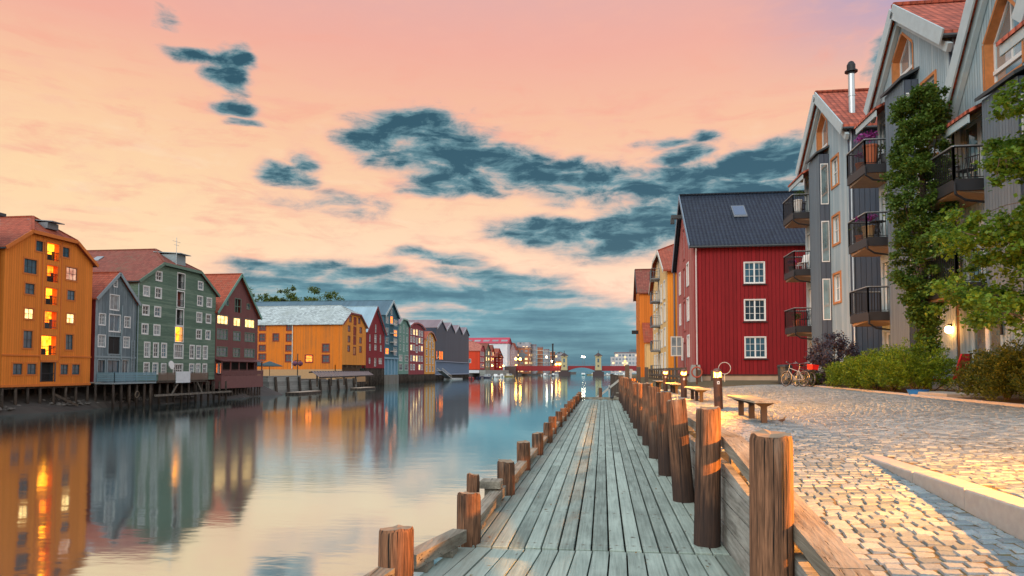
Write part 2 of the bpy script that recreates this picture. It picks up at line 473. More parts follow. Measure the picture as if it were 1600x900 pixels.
def window(parent, fr, r, casing=WHITE, cw=.10, sash=None, grid=(2, 2), pane=GLASS, depth=.09, proud=.03, sw=.05, bar=.03, name='window', sill=False, sc=False):
    """casing + sash + bars as one mesh, the glass as its sub-part"""
    u0, z0, u1, z1 = r
    sash = sash or WHITE
    mb = MB()
    if cw:
        mb.fbox(fr, u0 - cw, u0, z0 - cw, z1 + cw, -proud, .01); mb.fbox(fr, u1, u1 + cw, z0 - cw, z1 + cw, -proud, .01)
        mb.fbox(fr, u0, u1, z1, z1 + cw, -proud - .004, .01); mb.fbox(fr, u0, u1, z0 - cw, z0, -proud - .004, .01)
        if sill: mb.fbox(fr, u0 - cw - .04, u1 + cw + .04, z0 - cw - .05, z0 - cw, -proud - .07, .0)
    a, b = depth - .035, depth + .015
    mb.fbox(fr, u0, u0 + sw, z0, z1, a, b, 1); mb.fbox(fr, u1 - sw, u1, z0, z1, a, b, 1)
    mb.fbox(fr, u0 + sw, u1 - sw, z0, z0 + sw, a, b, 1); mb.fbox(fr, u0 + sw, u1 - sw, z1 - sw, z1, a, b, 1)
    nx, nz = grid
    if sc: mb.fbox(fr, (u0 + u1) / 2 - sw, (u0 + u1) / 2 + sw, z0 + sw, z1 - sw, a - .004, b, 1)
    for i in range(1, nx):
        u = u0 + (u1 - u0) * i / nx
        if sc and abs(u - (u0 + u1) / 2) < .02: continue
        mb.fbox(fr, u - bar / 2, u + bar / 2, z0 + sw, z1 - sw, a + .006, b - .004, 1)
    for i in range(1, nz):
        z = z0 + (z1 - z0) * i / nz; mb.fbox(fr, u0 + sw, u1 - sw, z - bar / 2, z + bar / 2, a + .008, b - .006, 1)
    o = mb.build(name, [casing, sash], parent)
    MB().poly([fr(u0, z0, depth), fr(u1, z0, depth), fr(u1, z1, depth), fr(u0, z1, depth)]).build('pane', pane, o)
    return o
def rail(parent, pts, h, m, n_bal=0.14, name='railing', post=.05, flat=False, boards_h=None, top=.05):
    """railing along pts (local floor points): posts, top rail, balusters"""
    mb = MB()
    for a, b in zip(pts[:-1], pts[1:]):
        a, b = Vector(a), Vector(b); L = (b - a).length; t = (b - a) / L
        mb.beam(a + Vector((0, 0, h)), b + Vector((0, 0, h)), top, top * .8)
        mb.beam(a + Vector((0, 0, .10)), b + Vector((0, 0, .10)), top * .6, top * .6)
        k = max(1, int(L / 1.6))
        for i in range(k + 1):
            p = a + t * (L * i / k); mb.beam(p, p + Vector((0, 0, h - .004)), post, post, up=(1, 0, 0))
        if boards_h:
            for z in boards_h: mb.beam(a + Vector((0, 0, z)), b + Vector((0, 0, z)), .025, .12)
        else:
            m_ = int(L / n_bal)
            for i in range(1, m_):
                p = a + t * (L * i / m_); mb.beam(p + Vector((0, 0, .1)), p + Vector((0, 0, h)), .018, .018, up=(1, 0, 0))
    return mb.build(name, m, parent)
def gable_roof(parent, w, d, ze, zr, oh=.35, of=.4, m=None, t=.16, hipz=None, hipy=2.5, barge=None, bw=.28, uc=None, back=.3, gutter=None, y0=0.0, ridge=True):
    uc = w / 2 if uc is None else uc
    k1, k2 = (zr - ze) / uc, (zr - ze) / (w - uc)
    mb = MB()
    L0, R0 = (-oh, ze - oh * k1), (w + oh, ze - oh * k2)
    if hipz is None:
        mb.slab([(L0[0], y0 - of, L0[1]), (uc, y0 - of, zr), (uc, d + back, zr), (L0[0], d + back, L0[1])], t)
        mb.slab([(uc, y0 - of, zr), (R0[0], y0 - of, R0[1]), (R0[0], d + back, R0[1]), (uc, d + back, zr)], t)
        br = [(L0, (uc, zr)), ((uc, zr), R0)]; ys = y0 - of
    else:
        ul, ur = (hipz - ze) / k1, w - (hipz - ze) / k2
        mb.slab([(L0[0], -of, L0[1]), (ul, -of, hipz), (uc, hipy, zr), (uc, d + back, zr), (L0[0], d + back, L0[1])], t)
        mb.slab([(R0[0], d + back, R0[1]), (uc, d + back, zr), (uc, hipy, zr), (ur, -of, hipz), (R0[0], -of, R0[1])], t)
        mb.slab([(ul, -of, hipz), (ur, -of, hipz), (uc, hipy, zr)], t)
        br = [(L0, (ul, hipz)), ((ul, hipz), (ur, hipz)), ((ur, hipz), R0)]; ys = -of
        for u in (ul, ur): mb.beam((u, -of, hipz + t + .02), (uc, hipy, zr + t + .03), .22, .10)
    if ridge: mb.beam((uc, hipy if hipz else y0 - of, zr + t + .01), (uc, d + back, zr + t + .01), .26, .12)
    o = mb.build('roof', m, parent)
    if barge is not None:
        b = MB()
        for (p, q) in br:
            b.beam((p[0], ys - .03, p[1] + t - bw / 2 + .03), (q[0], ys - .03, q[1] + t - bw / 2 + .03), .055, bw)
        b.build('bargeboard', barge, o)
    if gutter is not None:
        for x, z in (L0, R0):
            MB().tube((x, y0 - of, z + .02), (x, d + back, z + .02), .07, n=6).build('gutter', gutter, o)
    return o
PILE_ME = {}
def piles(parent, w, zt, zb, step=1.5, y=0.0, r=.13, rows=1, dy=1.8, m=None):
    for row in range(rows):
        n = int(w / step)
        for i in range(n + 1):
            x = .2 + (w - .4) * i / n + rnd.uniform(-.12, .12)
            k = round(zt - zb, 2), r
            if k not in PILE_ME:
                PILE_ME[k] = MB().lathe([(r * 1.05, 0), (r, (zt - zb) * .5), (r * .9, zt - zb)], n=8).build('pile', m or PILE, parent, (x, y + row * dy + .15, zb), smooth=True)
            else:
                o = bpy.data.objects.new('pile', PILE_ME[k].data); COL.objects.link(o); o.parent = parent; o.location = (x, y + row * dy + .15, zb); o.rotation_euler = (0, 0, rnd.random() * 6)
WATER_Z = -1.95
def body(parent, w, d, outline, holes, wall_m, side_m=None, side_holes=(), ze=None, zb=0.0, near='left', reveal=.14, name='wall', side_zb=None):
    mb = MB()
    wall_into(mb, front_fr(), outline, holes, reveal)
    zeL = [z for u, z in outline if abs(u) < 1e-6][-1]; zeR = [z for u, z in outline if abs(u - w) < 1e-6][-1]
    sb = zb if side_zb is None else side_zb
    side = MB() if side_m is not None else mb
    if near == 'left':
        wall_into(side, near_left_fr(d), [(0, sb), (d, sb), (d, zeL), (0, zeL)], side_holes, reveal)
        mb.poly([(w, 0, zb), (w, d, zb), (w, d, zeR), (w, 0, zeR)])
    else:
        wall_into(side, near_right_fr(w), [(0, sb), (d, sb), (d, zeR), (0, zeR)], side_holes, reveal)
        mb.poly([(0, d, zb), (0, 0, zb), (0, 0, zeL), (0, d, zeL)])
    mb.poly([(u, d, z) for u, z in reversed(outline)])
    mb.poly([(0, 0, zb), (0, d, zb), (w, d, zb), (w, 0, zb)])
    o = mb.build(name, wall_m, parent)
    if side_m is not None: side.build('side_wall', side_m, parent)
    # dark core so panes and open doors never show through to the far side
    return o
def strip(m, h=.16): return m

LEFT = R(90); RIGHT = R(-90)
BANK = 'old warehouses lining the far bank of the river'

# ------------------------------------------------------------------ water, banks, ground
def water_mat(g):
    geo = g.t.nodes.new('ShaderNodeNewGeometry')
    p = S(g, geo.outputs['Position']); x, y, z = g.xyz(p)
    lw = g.t.nodes.new('ShaderNodeLayerWeight'); lw.inputs['Blend'].default_value = .5
    facing = S(g, lw.outputs['Facing'])
    n1 = g.noise(g.vec(x * .55, y * 1.1), 1.0, 3, .5)
    n2 = g.noise(g.vec(x * 2.2, y * 4.4), 1.0, 3, .6)
    area = g.noise(g.vec(x * .045 + 3, y * .03), 1.0, 3, .6).ramp(.42, .64, 0, 1, True)
    band = (1 - ((y + x * .55 - 24) / 17.0).abs()).ramp(0, .7, 0, 1, True) * x.ramp(-2, -14)
    amp = (area * .35 + band * .9).min(1)
    h = n1 * .6 + n2 * .35 * amp
    nb = g.bump(h, .03, .26)
    rough = amp.ramp(0, 1, .055, .12)
    gl = g.n('ShaderNodeBsdfGlossy', Color=(.84, .99, 1.0), Roughness=rough, Normal=nb)
    df = bsdf(g, (.07, .12, .14), .4, nb, 0, .2)
    return g.n('ShaderNodeMixShader', Fac=facing.ramp(.35, .92, .76, .97), i1=df, i2=gl)
wm = mat('river_water', water_mat)
kind(MB().poly([(-900, -60, WATER_Z), (700, -60, WATER_Z), (1800, 5000, WATER_Z), (-2200, 5000, WATER_Z)]).build('river_water', wm), 'structure')
EARTH = plain('earth', (.10, .085, .06), .95, var=.4, scale=.8)
MUD = plain('wet_mud', (.055, .048, .04), .7, var=.5, scale=.7)
# far-bank land: top sheet and a sloping muddy foot, following the bend of the bank
bank = [(-53, 30), (-53, 102), (-57.5, 112), (-59, 160), (-62, 200), (-66, 265), (-70, 345), (-70, 470), (-62, 482), (-50, 640), (-30, 800)]
mb = MB()
for (x0, y0), (x1, y1) in zip(bank[:-1], bank[1:]):
    mb.poly([(x0, y0, .05), (x1, y1, .05), (-420, y1, .05), (-420, y0, .05)])
kind(mb.build('far_bank_ground', EARTH), 'structure')
mb = MB(); NB = 60
for (x0, y0), (x1, y1) in zip(bank[:1], bank[1:2]):
    for i in range(NB):
        a, b = i / NB, (i + 1) / NB; ya, yb = y0 + (y1 - y0) * a, y0 + (y1 - y0) * b
        r1 = [(0, .02), (1.2, -.5 + .1 * math.sin(ya)), (3.0 + .5 * math.sin(ya * .7), -1.35), (4.6 + .7 * math.sin(ya * .45), -2.1)]
        r2 = [(0, .02), (1.2, -.5 + .1 * math.sin(yb)), (3.0 + .5 * math.sin(yb * .7), -1.35), (4.6 + .7 * math.sin(yb * .45), -2.1)]
        for p, q, p2, q2 in zip(r1[:-1], r1[1:], r2[:-1], r2[1:]):
            mb.poly([(x0 + p[0], ya, p[1]), (x0 + q[0], ya, q[1]), (x0 + q2[0], yb, q2[1]), (x0 + p2[0], yb, p2[1])])
kind(mb.build('mud_bank', MUD), 'structure')
mb = MB()
for (x0, y0), (x1, y1) in zip(bank[1:-1], bank[2:]): mb.poly([(x0, y0, -2.4), (x1, y1, -2.4), (x1, y1, .05), (x0, y0, .05)])
kind(mb.build('far_quay_wall', boards('old_quay_timber', (.12, .10, .085), .4, False, grey=(.2, .21, .2))), 'structure')
mb = MB()
for i in range(520):
    y = rnd.uniform(48, 84); x = -49.6 - rnd.random() ** 1.6 * 2.2; s_ = rnd.uniform(.05, .24) * (1.3 if rnd.random() < .1 else 1)
    z = -1.9 + (-48.6 - x) * .38
    mb.lathe([(s_ * .5, -s_ * .3), (s_, 0), (s_ * .75, s_ * .45), (s_ * .25, s_ * .6)], (x, y, z), 6)
kind(mb.build('shore_stones', plain('shore_stone', (.12, .11, .095), .8, var=.5, scale=1.2)), 'stuff')
# reeds and weed at the foot of the orange house
# ------------------------------------------------------------------ far bank, house by house
TILE_R = tiles('red_roof_tiles', (.36, .075, .035), .30, .40, moss=(.16, .085, .05))
TILE_B = tiles('brown_red_roof_tiles', (.24, .065, .042), .30, .40, moss=(.12, .085, .05))
TILE_S = tiles('pale_slate_roof', (.40, .46, .46), .45, .38, .35, moss=(.20, .23, .20), bump=.025)
OCHRE = boards('orange_boards', (.76, .235, .035), .24, weather=.25, var=.07, blotch=.22)
OCHRE2 = boards('amber_boards', (.70, .19, .014), .22, weather=.6, grey=(.33, .12, .03), var=.08)
OCHTRIM = plain('orange_trim', (.60, .17, .03), .6)
DTRIM = plain('dark_trim', (.05, .06, .065), .6)

# pale house cut by the frame
b = thing('pale_house', 'pale grey rendered house with a dark eave, just beyond the orange warehouse', 'house', (-50.2, 44.5, .3), LEFT, BANK)
body(b, 8.2, 14, [(0, 0), (8.2, 0), (8.2, 14.4), (0, 14.4)], [], plain('pale_render', (.5, .55, .52), .8))
MB().box(-.3, 8.45, -.35, 14, 14.4, 14.65).build('roof', DTRIM, b)

# orange warehouse
b = thing('orange_warehouse', 'tall orange boarded warehouse with glowing yellow loading doors and red hipped roof', 'warehouse', (-50, 53.1, .45), LEFT, BANK)
W_ = [(3.22, 11.97, 4.2, 12.89), (6.19, 11.94, 7.17, 12.84), (1.99, 9.85, 3.4, 11.09), (6.86, 9.87, 8.24, 11.06), (2.17, 8.02, 3.21, 8.94), (7.05, 7.98, 8.02, 8.88),
      (2.21, 5.83, 3.19, 6.75), (7.07, 5.77, 8.05, 6.68), (2.14, 3.27, 3.13, 4.78), (7.01, 3.27, 7.93, 4.69), (1.14, .96, 2.14, 1.9), (2.65, .97, 3.65, 1.9), (6.46, .93, 7.42, 1.87), (7.9, .92, 8.9, 1.88)]
D_ = [(4.5, 11.38, 5.9, 12.95), (4.55, 9.4, 5.84, 10.9), (4.47, 7.32, 5.8, 8.82), (4.44, 5.12, 5.83, 6.68), (4.12, 2.74, 5.85, 4.44), (4.23, .29, 5.76, 2.05)]
body(b, 10.3, 15, gable_outline(10.3, 0, 11.8, 15.35, hipz=13.5), W_ + D_, OCHRE, reveal=.12)
fr = front_fr()
for i, r in enumerate(W_):
    lit = {3: LIT_P, 6: LIT_W, 7: LIT_W}.get(i, GLASSB)
    window(b, fr, r, OCHTRIM, .13, DTRIM, (3 if r[2] - r[0] > 1.2 else 2, 2), lit, .08, .035, .05, .035)
for i, r in enumerate(D_):
    u0, z0, u1, z1 = r; lm = [LIT_Y, LIT_O, LIT_Y, LIT_O, LIT_Y, DARKIN][i]
    q = MB()     # a recessed balcony: side walls, floor, ceiling, and the lit room behind
    for A in ([(u0, z0), (u0, z1)], [(u1, z0), (u1, z1)], [(u0, z0), (u1, z0)], [(u0, z1), (u1, z1)]):
        q.poly([fr(*A[0], .121), fr(*A[1], .121), fr(*A[1], .5), fr(*A[0], .5)])
    q.fbox(fr, u0 - .12, u0, z0, z1, -.035, .01); q.fbox(fr, u1, u1 + .12, z0, z1, -.035, .01); q.fbox(fr, u0 - .12, u1 + .12, z1, z1 + .12, -.038, .01)
    o = q.build('loading_door', OCHTRIM if i < 5 else DTRIM, b)
    MB().poly([fr(u0, z0, .5), fr(u1, z0, .5), fr(u1, z1, .5), fr(u0, z1, .5)]).build('lit_room' if i < 5 else 'door_panel', lm, o)
    rr = MB(); rr.beam(fr(u0, z0 + .75, .05), fr(u1, z0 + .75, .05), .04, .05); rr.beam(fr(u0, z0 + .12, .05), fr(u1, z0 + .12, .05), .04, .05)
    if i in (1, 4): rr.beam(fr(u0 + .1, z0 + .1, .05), fr(u1 - .1, z0 + .72, .06), .03, .05)
    for k in range(1, 7): rr.beam(fr(u0 + (u1 - u0) * k / 7, z0 + .1, .05), fr(u0 + (u1 - u0) * k / 7, z0 + .75, .05), .016, .016, up=(1, 0, 0))
    if i < 5:
        rr.fbox(fr, u0 + .25, u0 + .8, z0, z0 + .55, .2, .45); rr.fbox(fr, u1 - .35, u1 - .28, z0, z0 + .9, .2, .45)
    rr.build('guard_rail', IRON if i != 3 else DTRIM, o)
tr = MB()
tr.fbox(fr, 4.1, 6.2, 2.06, 2.25, -.05, 0); tr.fbox(fr, -.05, 4.0, 2.55, 2.68, -.07, 0); tr.fbox(fr, 6.3, 10.35, 2.55, 2.68, -.07, 0); tr.fbox(fr, -.06, 10.36, -.12, .08, -.06, 0)
tr.fbox(fr, 3.98, 4.1, 2.25, 13.3, -.045, 0); tr.fbox(fr, 6.22, 6.34, 2.25, 13.3, -.045, 0)
tr.build('trim_board', OCHTRIM, b)
rf = gable_roof(b, 10.3, 15, 11.8, 15.35, .3, .35, TILE_R, hipz=13.5, hipy=2.1, barge=OCHTRIM, bw=.3, gutter=DTRIM)
h = MB(); h.box(4.7, 6.0, .2, 2.0, 14.3, 14.85); h.slab([(4.6, -.35, 14.86), (6.1, -.35, 14.86), (6.1, 2.2, 15.1), (4.6, 2.2, 15.1)], .08); h.build('hoist_house', GREYMETAL, rf)
piles(b, 10.3, 0, -2.6, 1.45, rows=2)
mb = MB(); mb.beam((0, .3, -.15), (10.3, .3, -.15), .25, .28); mb.beam((0, 2.2, -1.0), (10.3, 2.2, -1.0), .2, .3); mb.build('floor_beam', PILE, b)
q = MB(); q.beam((6.2, .3, -.9), (7.7, -.9, -2.0), .1, .2); tag(q.build('fallen_plank', PILE, None), 'loose plank leaning from the piles down to the mud', 'plank'); bpy.data.objects['fallen_plank'].location = (-50, 53.1, .45); bpy.data.objects['fallen_plank'].rotation_euler = (0, 0, LEFT)

# narrow blue-grey boathouse
BG = boards('blue_grey_boards', (.15, .20, .22), .17, weather=1.0, grey=(.30, .35, .36), blotch=.6)
BGT = plain('blue_grey_trim', (.25, .32, .34), .6)
DRED = boards('dark_red_boards', (.20, .022, .018), .2)
b = thing('narrow_warehouse', 'narrow weathered blue-grey boathouse between the orange and green warehouses', 'warehouse', (-50, 63.95, .6), LEFT, BANK)
W_ = [(2.56, 9.85, 3.02, 10.45), (2.05, 7.43, 3.34, 8.92), (.55, 5.77, 1.37, 6.83), (2.01, 5.19, 3.59, 6.88), (4.31, 5.74, 5.16, 6.8), (.48, 3.57, 1.43, 4.69), (1.93, 2.86, 3.66, 4.64),
      (4.24, 3.6, 5.09, 4.65), (.48, .82, 1.51, 2.2), (1.9, .77, 3.62, 2.19), (4.08, .8, 5.13, 2.26)]
body(b, 6.2, 12, gable_outline(6.2, 0, 8.4, 11.2), W_, BG, DRED)
for i, r in enumerate(W_):
    dr = i == 6
    window(b, fr, r, BGT if (dr or i > 7) else WHITE, .09, DTRIM if (dr or i in (8, 9)) else WHITE, (2, 1) if i in (1, 3, 6, 8, 9, 10) else (2, 3), DARKIN if dr else (GLASSL if i in (2, 4, 5, 7, 1) else GLASSB))
gable_roof(b, 6.2, 12, 8.4, 11.2, .22, .3, TILE_R, barge=BGT, bw=.32)
MB().fbox(fr, -.02, 6.22, 2.45, 2.62, -.05, 0).build('trim_board', BGT, b)
q = MB(); q.fbox(fr, 3.75, 3.87, 2.3, 8.0, -.12, -.03); q.fbox(fr, 5.3, 5.36, 1.0, 4.4, -.16, -.1); q.fbox(fr, 5.75, 5.81, 1.0, 4.4, -.16, -.1)
for k in range(11): q.fbox(fr, 5.36, 5.75, 1.2 + k * .3, 1.24 + k * .3, -.15, -.11)
q.build('wall_ladder', BGT, b)
MB().box(.1, 6.6, -2.2, -.02, -.2, -.05).build('terrace_floor', BGT, b)
rail(b, [(.1, -.3, -.05), (.1, -2.15, -.05), (6.6, -2.15, -.05)], 1.0, plain('blue_terrace', (.16, .30, .36), .6), boards_h=(.25, .42, .59, .76, .9), name='terrace_railing')
piles(b, 6.2, -.2, -2.7, 1.2, -2.1, rows=2)
q = MB(); q.ring((1.9, -2.3, -1.3), (0, 1, .1), .32, .035, 20, 5); q = q.build('rope_coil', plain('old_rope', (.22, .17, .12), .9)); q.location = (-50, 65.4, .6); q.rotation_euler = (0, 0, LEFT); tag(q, 'coil of old rope hanging on a pile under the blue terrace', 'rope')

# green warehouse
GRN = boards('green_lap_boards', (.125, .205, .15), .19, False, weather=.7, grey=(.22, .30, .23), blotch=.5)
GRNT = plain('green_trim', (.12, .2, .15), .6)
b = thing('green_warehouse', 'broad sage green clapboard warehouse with white windows and open loading doors', 'warehouse', (-50, 70.4, .6), LEFT, BANK)
W_ = [(2.84, 11.41, 4.06, 12.33), (11.22, 11.34, 12.41, 12.21), (.72, 9.44, 1.9, 10.4), (2.79, 9.42, 4.04, 10.46), (11.12, 9.32, 12.39, 10.4), (13.22, 9.33, 14.46, 10.36), (.63, 7.33, 1.88, 8.29), (2.73, 7.32, 3.97, 8.3),
      (11.02, 7.24, 12.29, 8.32), (13.11, 7.27, 14.35, 8.26), (.61, 5.24, 1.78, 6.21), (2.66, 5.2, 3.9, 6.24), (11.01, 5.16, 12.27, 6.17), (13.1, 5.18, 14.24, 6.16),
      (1.11, 2.69, 2.17, 4.22), (2.67, 2.72, 3.7, 4.19), (4.13, 2.71, 5.2, 4.21), (6.52, 2.67, 8.43, 4.22), (9.7, 2.67, 10.76, 4.18), (11.09, 2.67, 12.18, 4.16), (12.57, 2.67, 13.7, 4.18),
      (1.08, .85, 2.14, 1.95), (2.64, .84, 3.67, 1.92), (4.16, .81, 5.16, 1.87), (6.44, .73, 8.42, 1.87), (9.69, .72, 10.75, 1.89), (11.08, .33, 12.09, 1.91), (12.56, .32, 13.6, 1.92)]
D_ = [(6.91, 10.92, 8.53, 12.71), (6.87, 8.73, 8.49, 10.56), (6.79, 6.56, 8.41, 8.39), (6.64, 4.6, 8.4, 6.31)]
SH = .13
W_ = [(a + SH, z, c - SH, e) for a, z, c, e in W_]; D_ = [(a + SH, z, c - SH, e) for a, z, c, e in D_]
body(b, 15.4, 22, gable_outline(15.4, 0, 11.0, 15.6, hipz=13.35), W_ + D_, GRN)
for i, r in enumerate(W_):
    window(b, fr, r, WHITE, .13, WHITE, (2, 3) if i >= 14 and i not in (17, 24) else ((4, 2) if i in (17, 24) else (2, 2)), [GLASS, GLASSB, GLASSL][(i * 7) % 3], .07, .035, .06, .05)
for i, r in enumerate(D_):
    u0, z0, u1, z1 = r; q = MB()
    for A in ([(u0, z0), (u0, z1)], [(u1, z0), (u1, z1)], [(u0, z0), (u1, z0)], [(u0, z1), (u1, z1)]):
        q.poly([fr(*A[0], .141), fr(*A[1], .141), fr(*A[1], .45), fr(*A[0], .45)])
    q.fbox(fr, u0 - .12, u0, z0, z1, -.035, .01); q.fbox(fr, u1, u1 + .12, z0, z1, -.035, .01); q.fbox(fr, u0 - .12, u1 + .12, z1, z1 + .12, -.038, .01); q.fbox(fr, u0 - .12, u1 + .12, z0 - .1, z0, -.038, .01)
    o = q.build('loading_door', [WHITE, WHITE, WHITE, WHITE][i], b)
    MB().poly([fr(u0, z0, .45), fr(u1, z0, .45), fr(u1, z1, .45), fr(u0, z1, .45)]).build('lit_room' if i in (1, 3) else 'door_panel', [DARKIN, plain('dim_red_room', (.14, .03, .02), .8), DARKIN, LIT_Y][i], o)
    rr = MB()
    for zz in (.1, .8): rr.beam(fr(u0, z0 + zz, .03), fr(u1, z0 + zz, .03), .04, .05)
    for k in range(1, 9): rr.beam(fr(u0 + (u1 - u0) * k / 9, z0 + .1, .03), fr(u0 + (u1 - u0) * k / 9, z0 + .8, .03), .02, .02, up=(1, 0, 0))
    rr.build('guard_rail', DTRIM, o)
rf = gable_roof(b, 15.4, 22, 11.0, 15.6, .35, .35, TILE_B, hipz=13.35, hipy=3.4, barge=GRNT, bw=.34, gutter=DTRIM)
h = MB(); h.box(6.9, 8.7, .1, 2.7, 13.6, 15.0); h.slab([(6.7, -.5, 15.0), (8.9, -.5, 15.0), (8.9, 3.0, 15.25), (6.7, 3.0, 15.25)], .08); h.build('hoist_house', BGT, rf)
k = 4.6 / 7.7
for (yy, uu) in ((8.6, 5.2), (9.9, 3.2), (11.3, 3.2)):
    z = 11.0 + uu * k + .17
    MB().hexa([(uu - .4, yy, z - .4 * k), (uu + .5, yy, z + .5 * k), (uu + .5, yy + .9, z + .5 * k), (uu - .4, yy + .9, z - .4 * k), (uu - .4, yy, z - .4 * k + .12), (uu + .5, yy, z + .5 * k + .12), (uu + .5, yy + .9, z + .5 * k + .12), (uu - .4, yy + .9, z - .4 * k + .12)]).build('skylight', GLASSL, rf)
q = MB(); q.tube((6.2, -.3, 13.4), (6.2, -.3, 16.8), .03); q.tube((5.4, -.3, 16.3), (7.0, -.3, 16.3), .02); q.tube((5.7, -.3, 15.9), (6.7, -.3, 15.9), .02); q.build('roof_aerial', STEEL, rf)
MB().tube((-.12, -.1, 0), (-.12, -.1, 10.8), .06, n=6).build('downpipe', BGT, b)
MB().box(.9, 10.6, -2.0, -.02, -.2, -.05).build('terrace_floor', PILE, b)
rail(b, [(.9, -1.95, -.05), (10.6, -1.95, -.05), (10.6, -.1, -.05)], 1.0, plain('brown_terrace', (.17, .12, .09), .8), boards_h=(.2, .33, .46, .59, .72, .85), name='terrace_railing')
q = MB().box(3.9, 6.6, -2.12, -2.02, -.25, 1.05).build('terrace_screen', plain('white_screen', (.66, .72, .74), .5), b)
piles(b, 15.4, -.2, -2.7, 1.3, -1.8, rows=3)
mb = MB(); mb.beam((0, -2.2, -1.55), (15.6, -2.2, -1.55), .2, .22); mb.beam((3.4, -1.9, -1.5), (4.6, -1.9, -.25), .12, .14); mb.beam((9.4, -1.9, -1.5), (8.4, -1.9, -.25), .12, .14); mb.build('fender_beam', timber('grey_beam', (.25, .23, .19), (.1, .09, .075)), b)
q = MB().lathe([(.05, 0), (.42, .05), (.5, .18), (.5, .22)], n=14).build('satellite_dish', WHITE, b); q.location = (4.75, -.75, 1.75); q.rotation_euler = (R(80), 0, 0)

# brown warehouse
BRN = boards('brown_lap_boards', (.185, .075, .07), .22, True, weather=.3, blotch=.4, var=.06)
BRNT = plain('brown_trim', (.16, .062, .058), .6)
b = thing('brown_warehouse', 'dark maroon gabled warehouse with a row of brightly lit windows and green bargeboards', 'warehouse', (-50, 85.95, -.1), LEFT, BANK)
W_ = [(2.19, 10.63, 2.91, 11.27), (7.9, 10.61, 8.7, 11.28), (.3, 8.01, 2.92, 9.15), (4.4, 7.98, 6.2, 9.09), (7.5, 7.96, 10.2, 9.11), (.3, 6.01, 2.84, 7.28), (4.4, 6.0, 6.2, 7.16), (7.5, 6.01, 10.2, 7.16),
      (.3, 3.77, 2.82, 4.94), (4.4, 3.76, 6.1, 4.87), (7.5, 3.78, 10.2, 4.87)]
D_ = [(4.7, 9.87, 6.2, 11.73), (.35, 1.37, 10.9, 2.94)]
body(b, 11.2, 16, gable_outline(11.2, 0, 9.65, 15.1), W_ + D_, BRN)
for i, r in enumerate(W_):
    window(b, fr, r, GRNT, .08, GRNT if i not in (2, 3, 4) else BRNT, (3 if i % 3 == 2 or r[2] - r[0] > 2 else 2, 1 if i in (2, 3, 4) else 2) if r[2] - r[0] > 1 else (1, 1), LIT_W if i in (2, 3, 4) else GLASSB, .07, .03, .06, .09)
u0, z0, u1, z1 = D_[0]
q = MB(); q.fbox(fr, u0 - .1, u0, z0, z1, -.03, .01); q.fbox(fr, u1, u1 + .1, z0, z1, -.03, .01); q.fbox(fr, u0 - .1, u1 + .1, z1, z1 + .1, -.032, .01); q.fbox(fr, (u0 + u1) / 2 - .05, (u0 + u1) / 2 + .05, z0, z1, .05, .1); q.fbox(fr, u0, u1, z0 + .8, z0 + .88, .02, .06)
q = q.build('loading_door', GRNT, b); MB().poly([fr(u0, z0, .3), fr(u1, z0, .3), fr(u1, z1, .3), fr(u0, z1, .3)]).build('door_panel', DARKIN, q)
gable_roof(b, 11.2, 16, 9.65, 15.1, .35, .45, TILE_R, barge=plain('sea_green_trim', (.13, .30, .24), .55), bw=.36)
q = MB(); q.slab([(-.1, -1.1, 3.05), (11.3, -1.1, 3.05), (11.3, 0, 3.3), (-.1, 0, 3.3)], .1); q.box(-.05, 11.25, -.9, 0, -.5, 1.2)
for i in range(6): q.box(.1 + i * 2.17, .24 + i * 2.17, -.88, -.74, 1.2, 3.1)
q = q.build('porch', BRNT, b)
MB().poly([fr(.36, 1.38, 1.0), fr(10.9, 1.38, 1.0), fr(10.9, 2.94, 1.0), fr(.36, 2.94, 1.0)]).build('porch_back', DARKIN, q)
window(b, frame((0, -.0, 0), (1, 0, 0), (0, 1, 0)), (1.0, 1.5, 1.7, 2.8), WHITE, .05, WHITE, (1, 2), LIT_O, .5, -.3, .05)
rail(b, [(0, -.92, 1.2), (11.2, -.92, 1.2)], .75, BRNT, boards_h=(.1, .2, .3, .4, .5, .6), name='terrace_railing')
piles(b, 11.2, -.5, -2.6, .75, -.7, r=.12)
piles(b, 11.2, -.5, -2.6, 1.5, 1.2, r=.12)
# long amber warehouse with pale slate roof: gable to the river, long side to the camera
b = thing('amber_warehouse', 'long amber boarded warehouse with a pale slate roof, its blank side facing upstream', 'warehouse', (-55, 143.9, .1), LEFT, BANK)
Dp = 30
W_ = [(4.13, 12.39, 5.32, 13.57), (9.84, 12.41, 11.03, 13.57), (3.33, 10.27, 4.6, 11.39), (10.79, 10.28, 12.09, 11.44), (3.35, 7.95, 4.62, 9.13), (10.7, 7.98, 12.0, 9.14), (3.22, 5.89, 4.5, 7.06), (10.76, 5.86, 12.06, 7.09)]
D_ = [(6.94, 11.89, 8.37, 13.46), (6.77, 9.6, 8.29, 11.34), (6.73, 7.53, 8.25, 9.2), (6.7, 5.22, 8.22, 6.83)]
SW = [(-18.6, 10.37, -17.34, 11.5), (-12.46, 10.32, -11.2, 11.46), (-18.65, 8.04, -17.4, 9.54), (-15.52, 8.06, -14.3, 9.55), (-12.5, 7.98, -11.26, 9.46), (-18.65, 5.91, -17.33, 7.1), (-12.57, 5.89, -11.27, 7.05), (-18.68, 3.98, -17.23, 5.21),
      (-12.64, 3.58, -11.2, 5.06), (-4.35, 5.67, -2.93, 7.27), (-8.16, 3.44, -6.6, 4.92), (-4.35, 3.38, -2.87, 4.91)]
SWu = [(Dp + a, z, Dp + c, e) for a, z, c, e in SW]
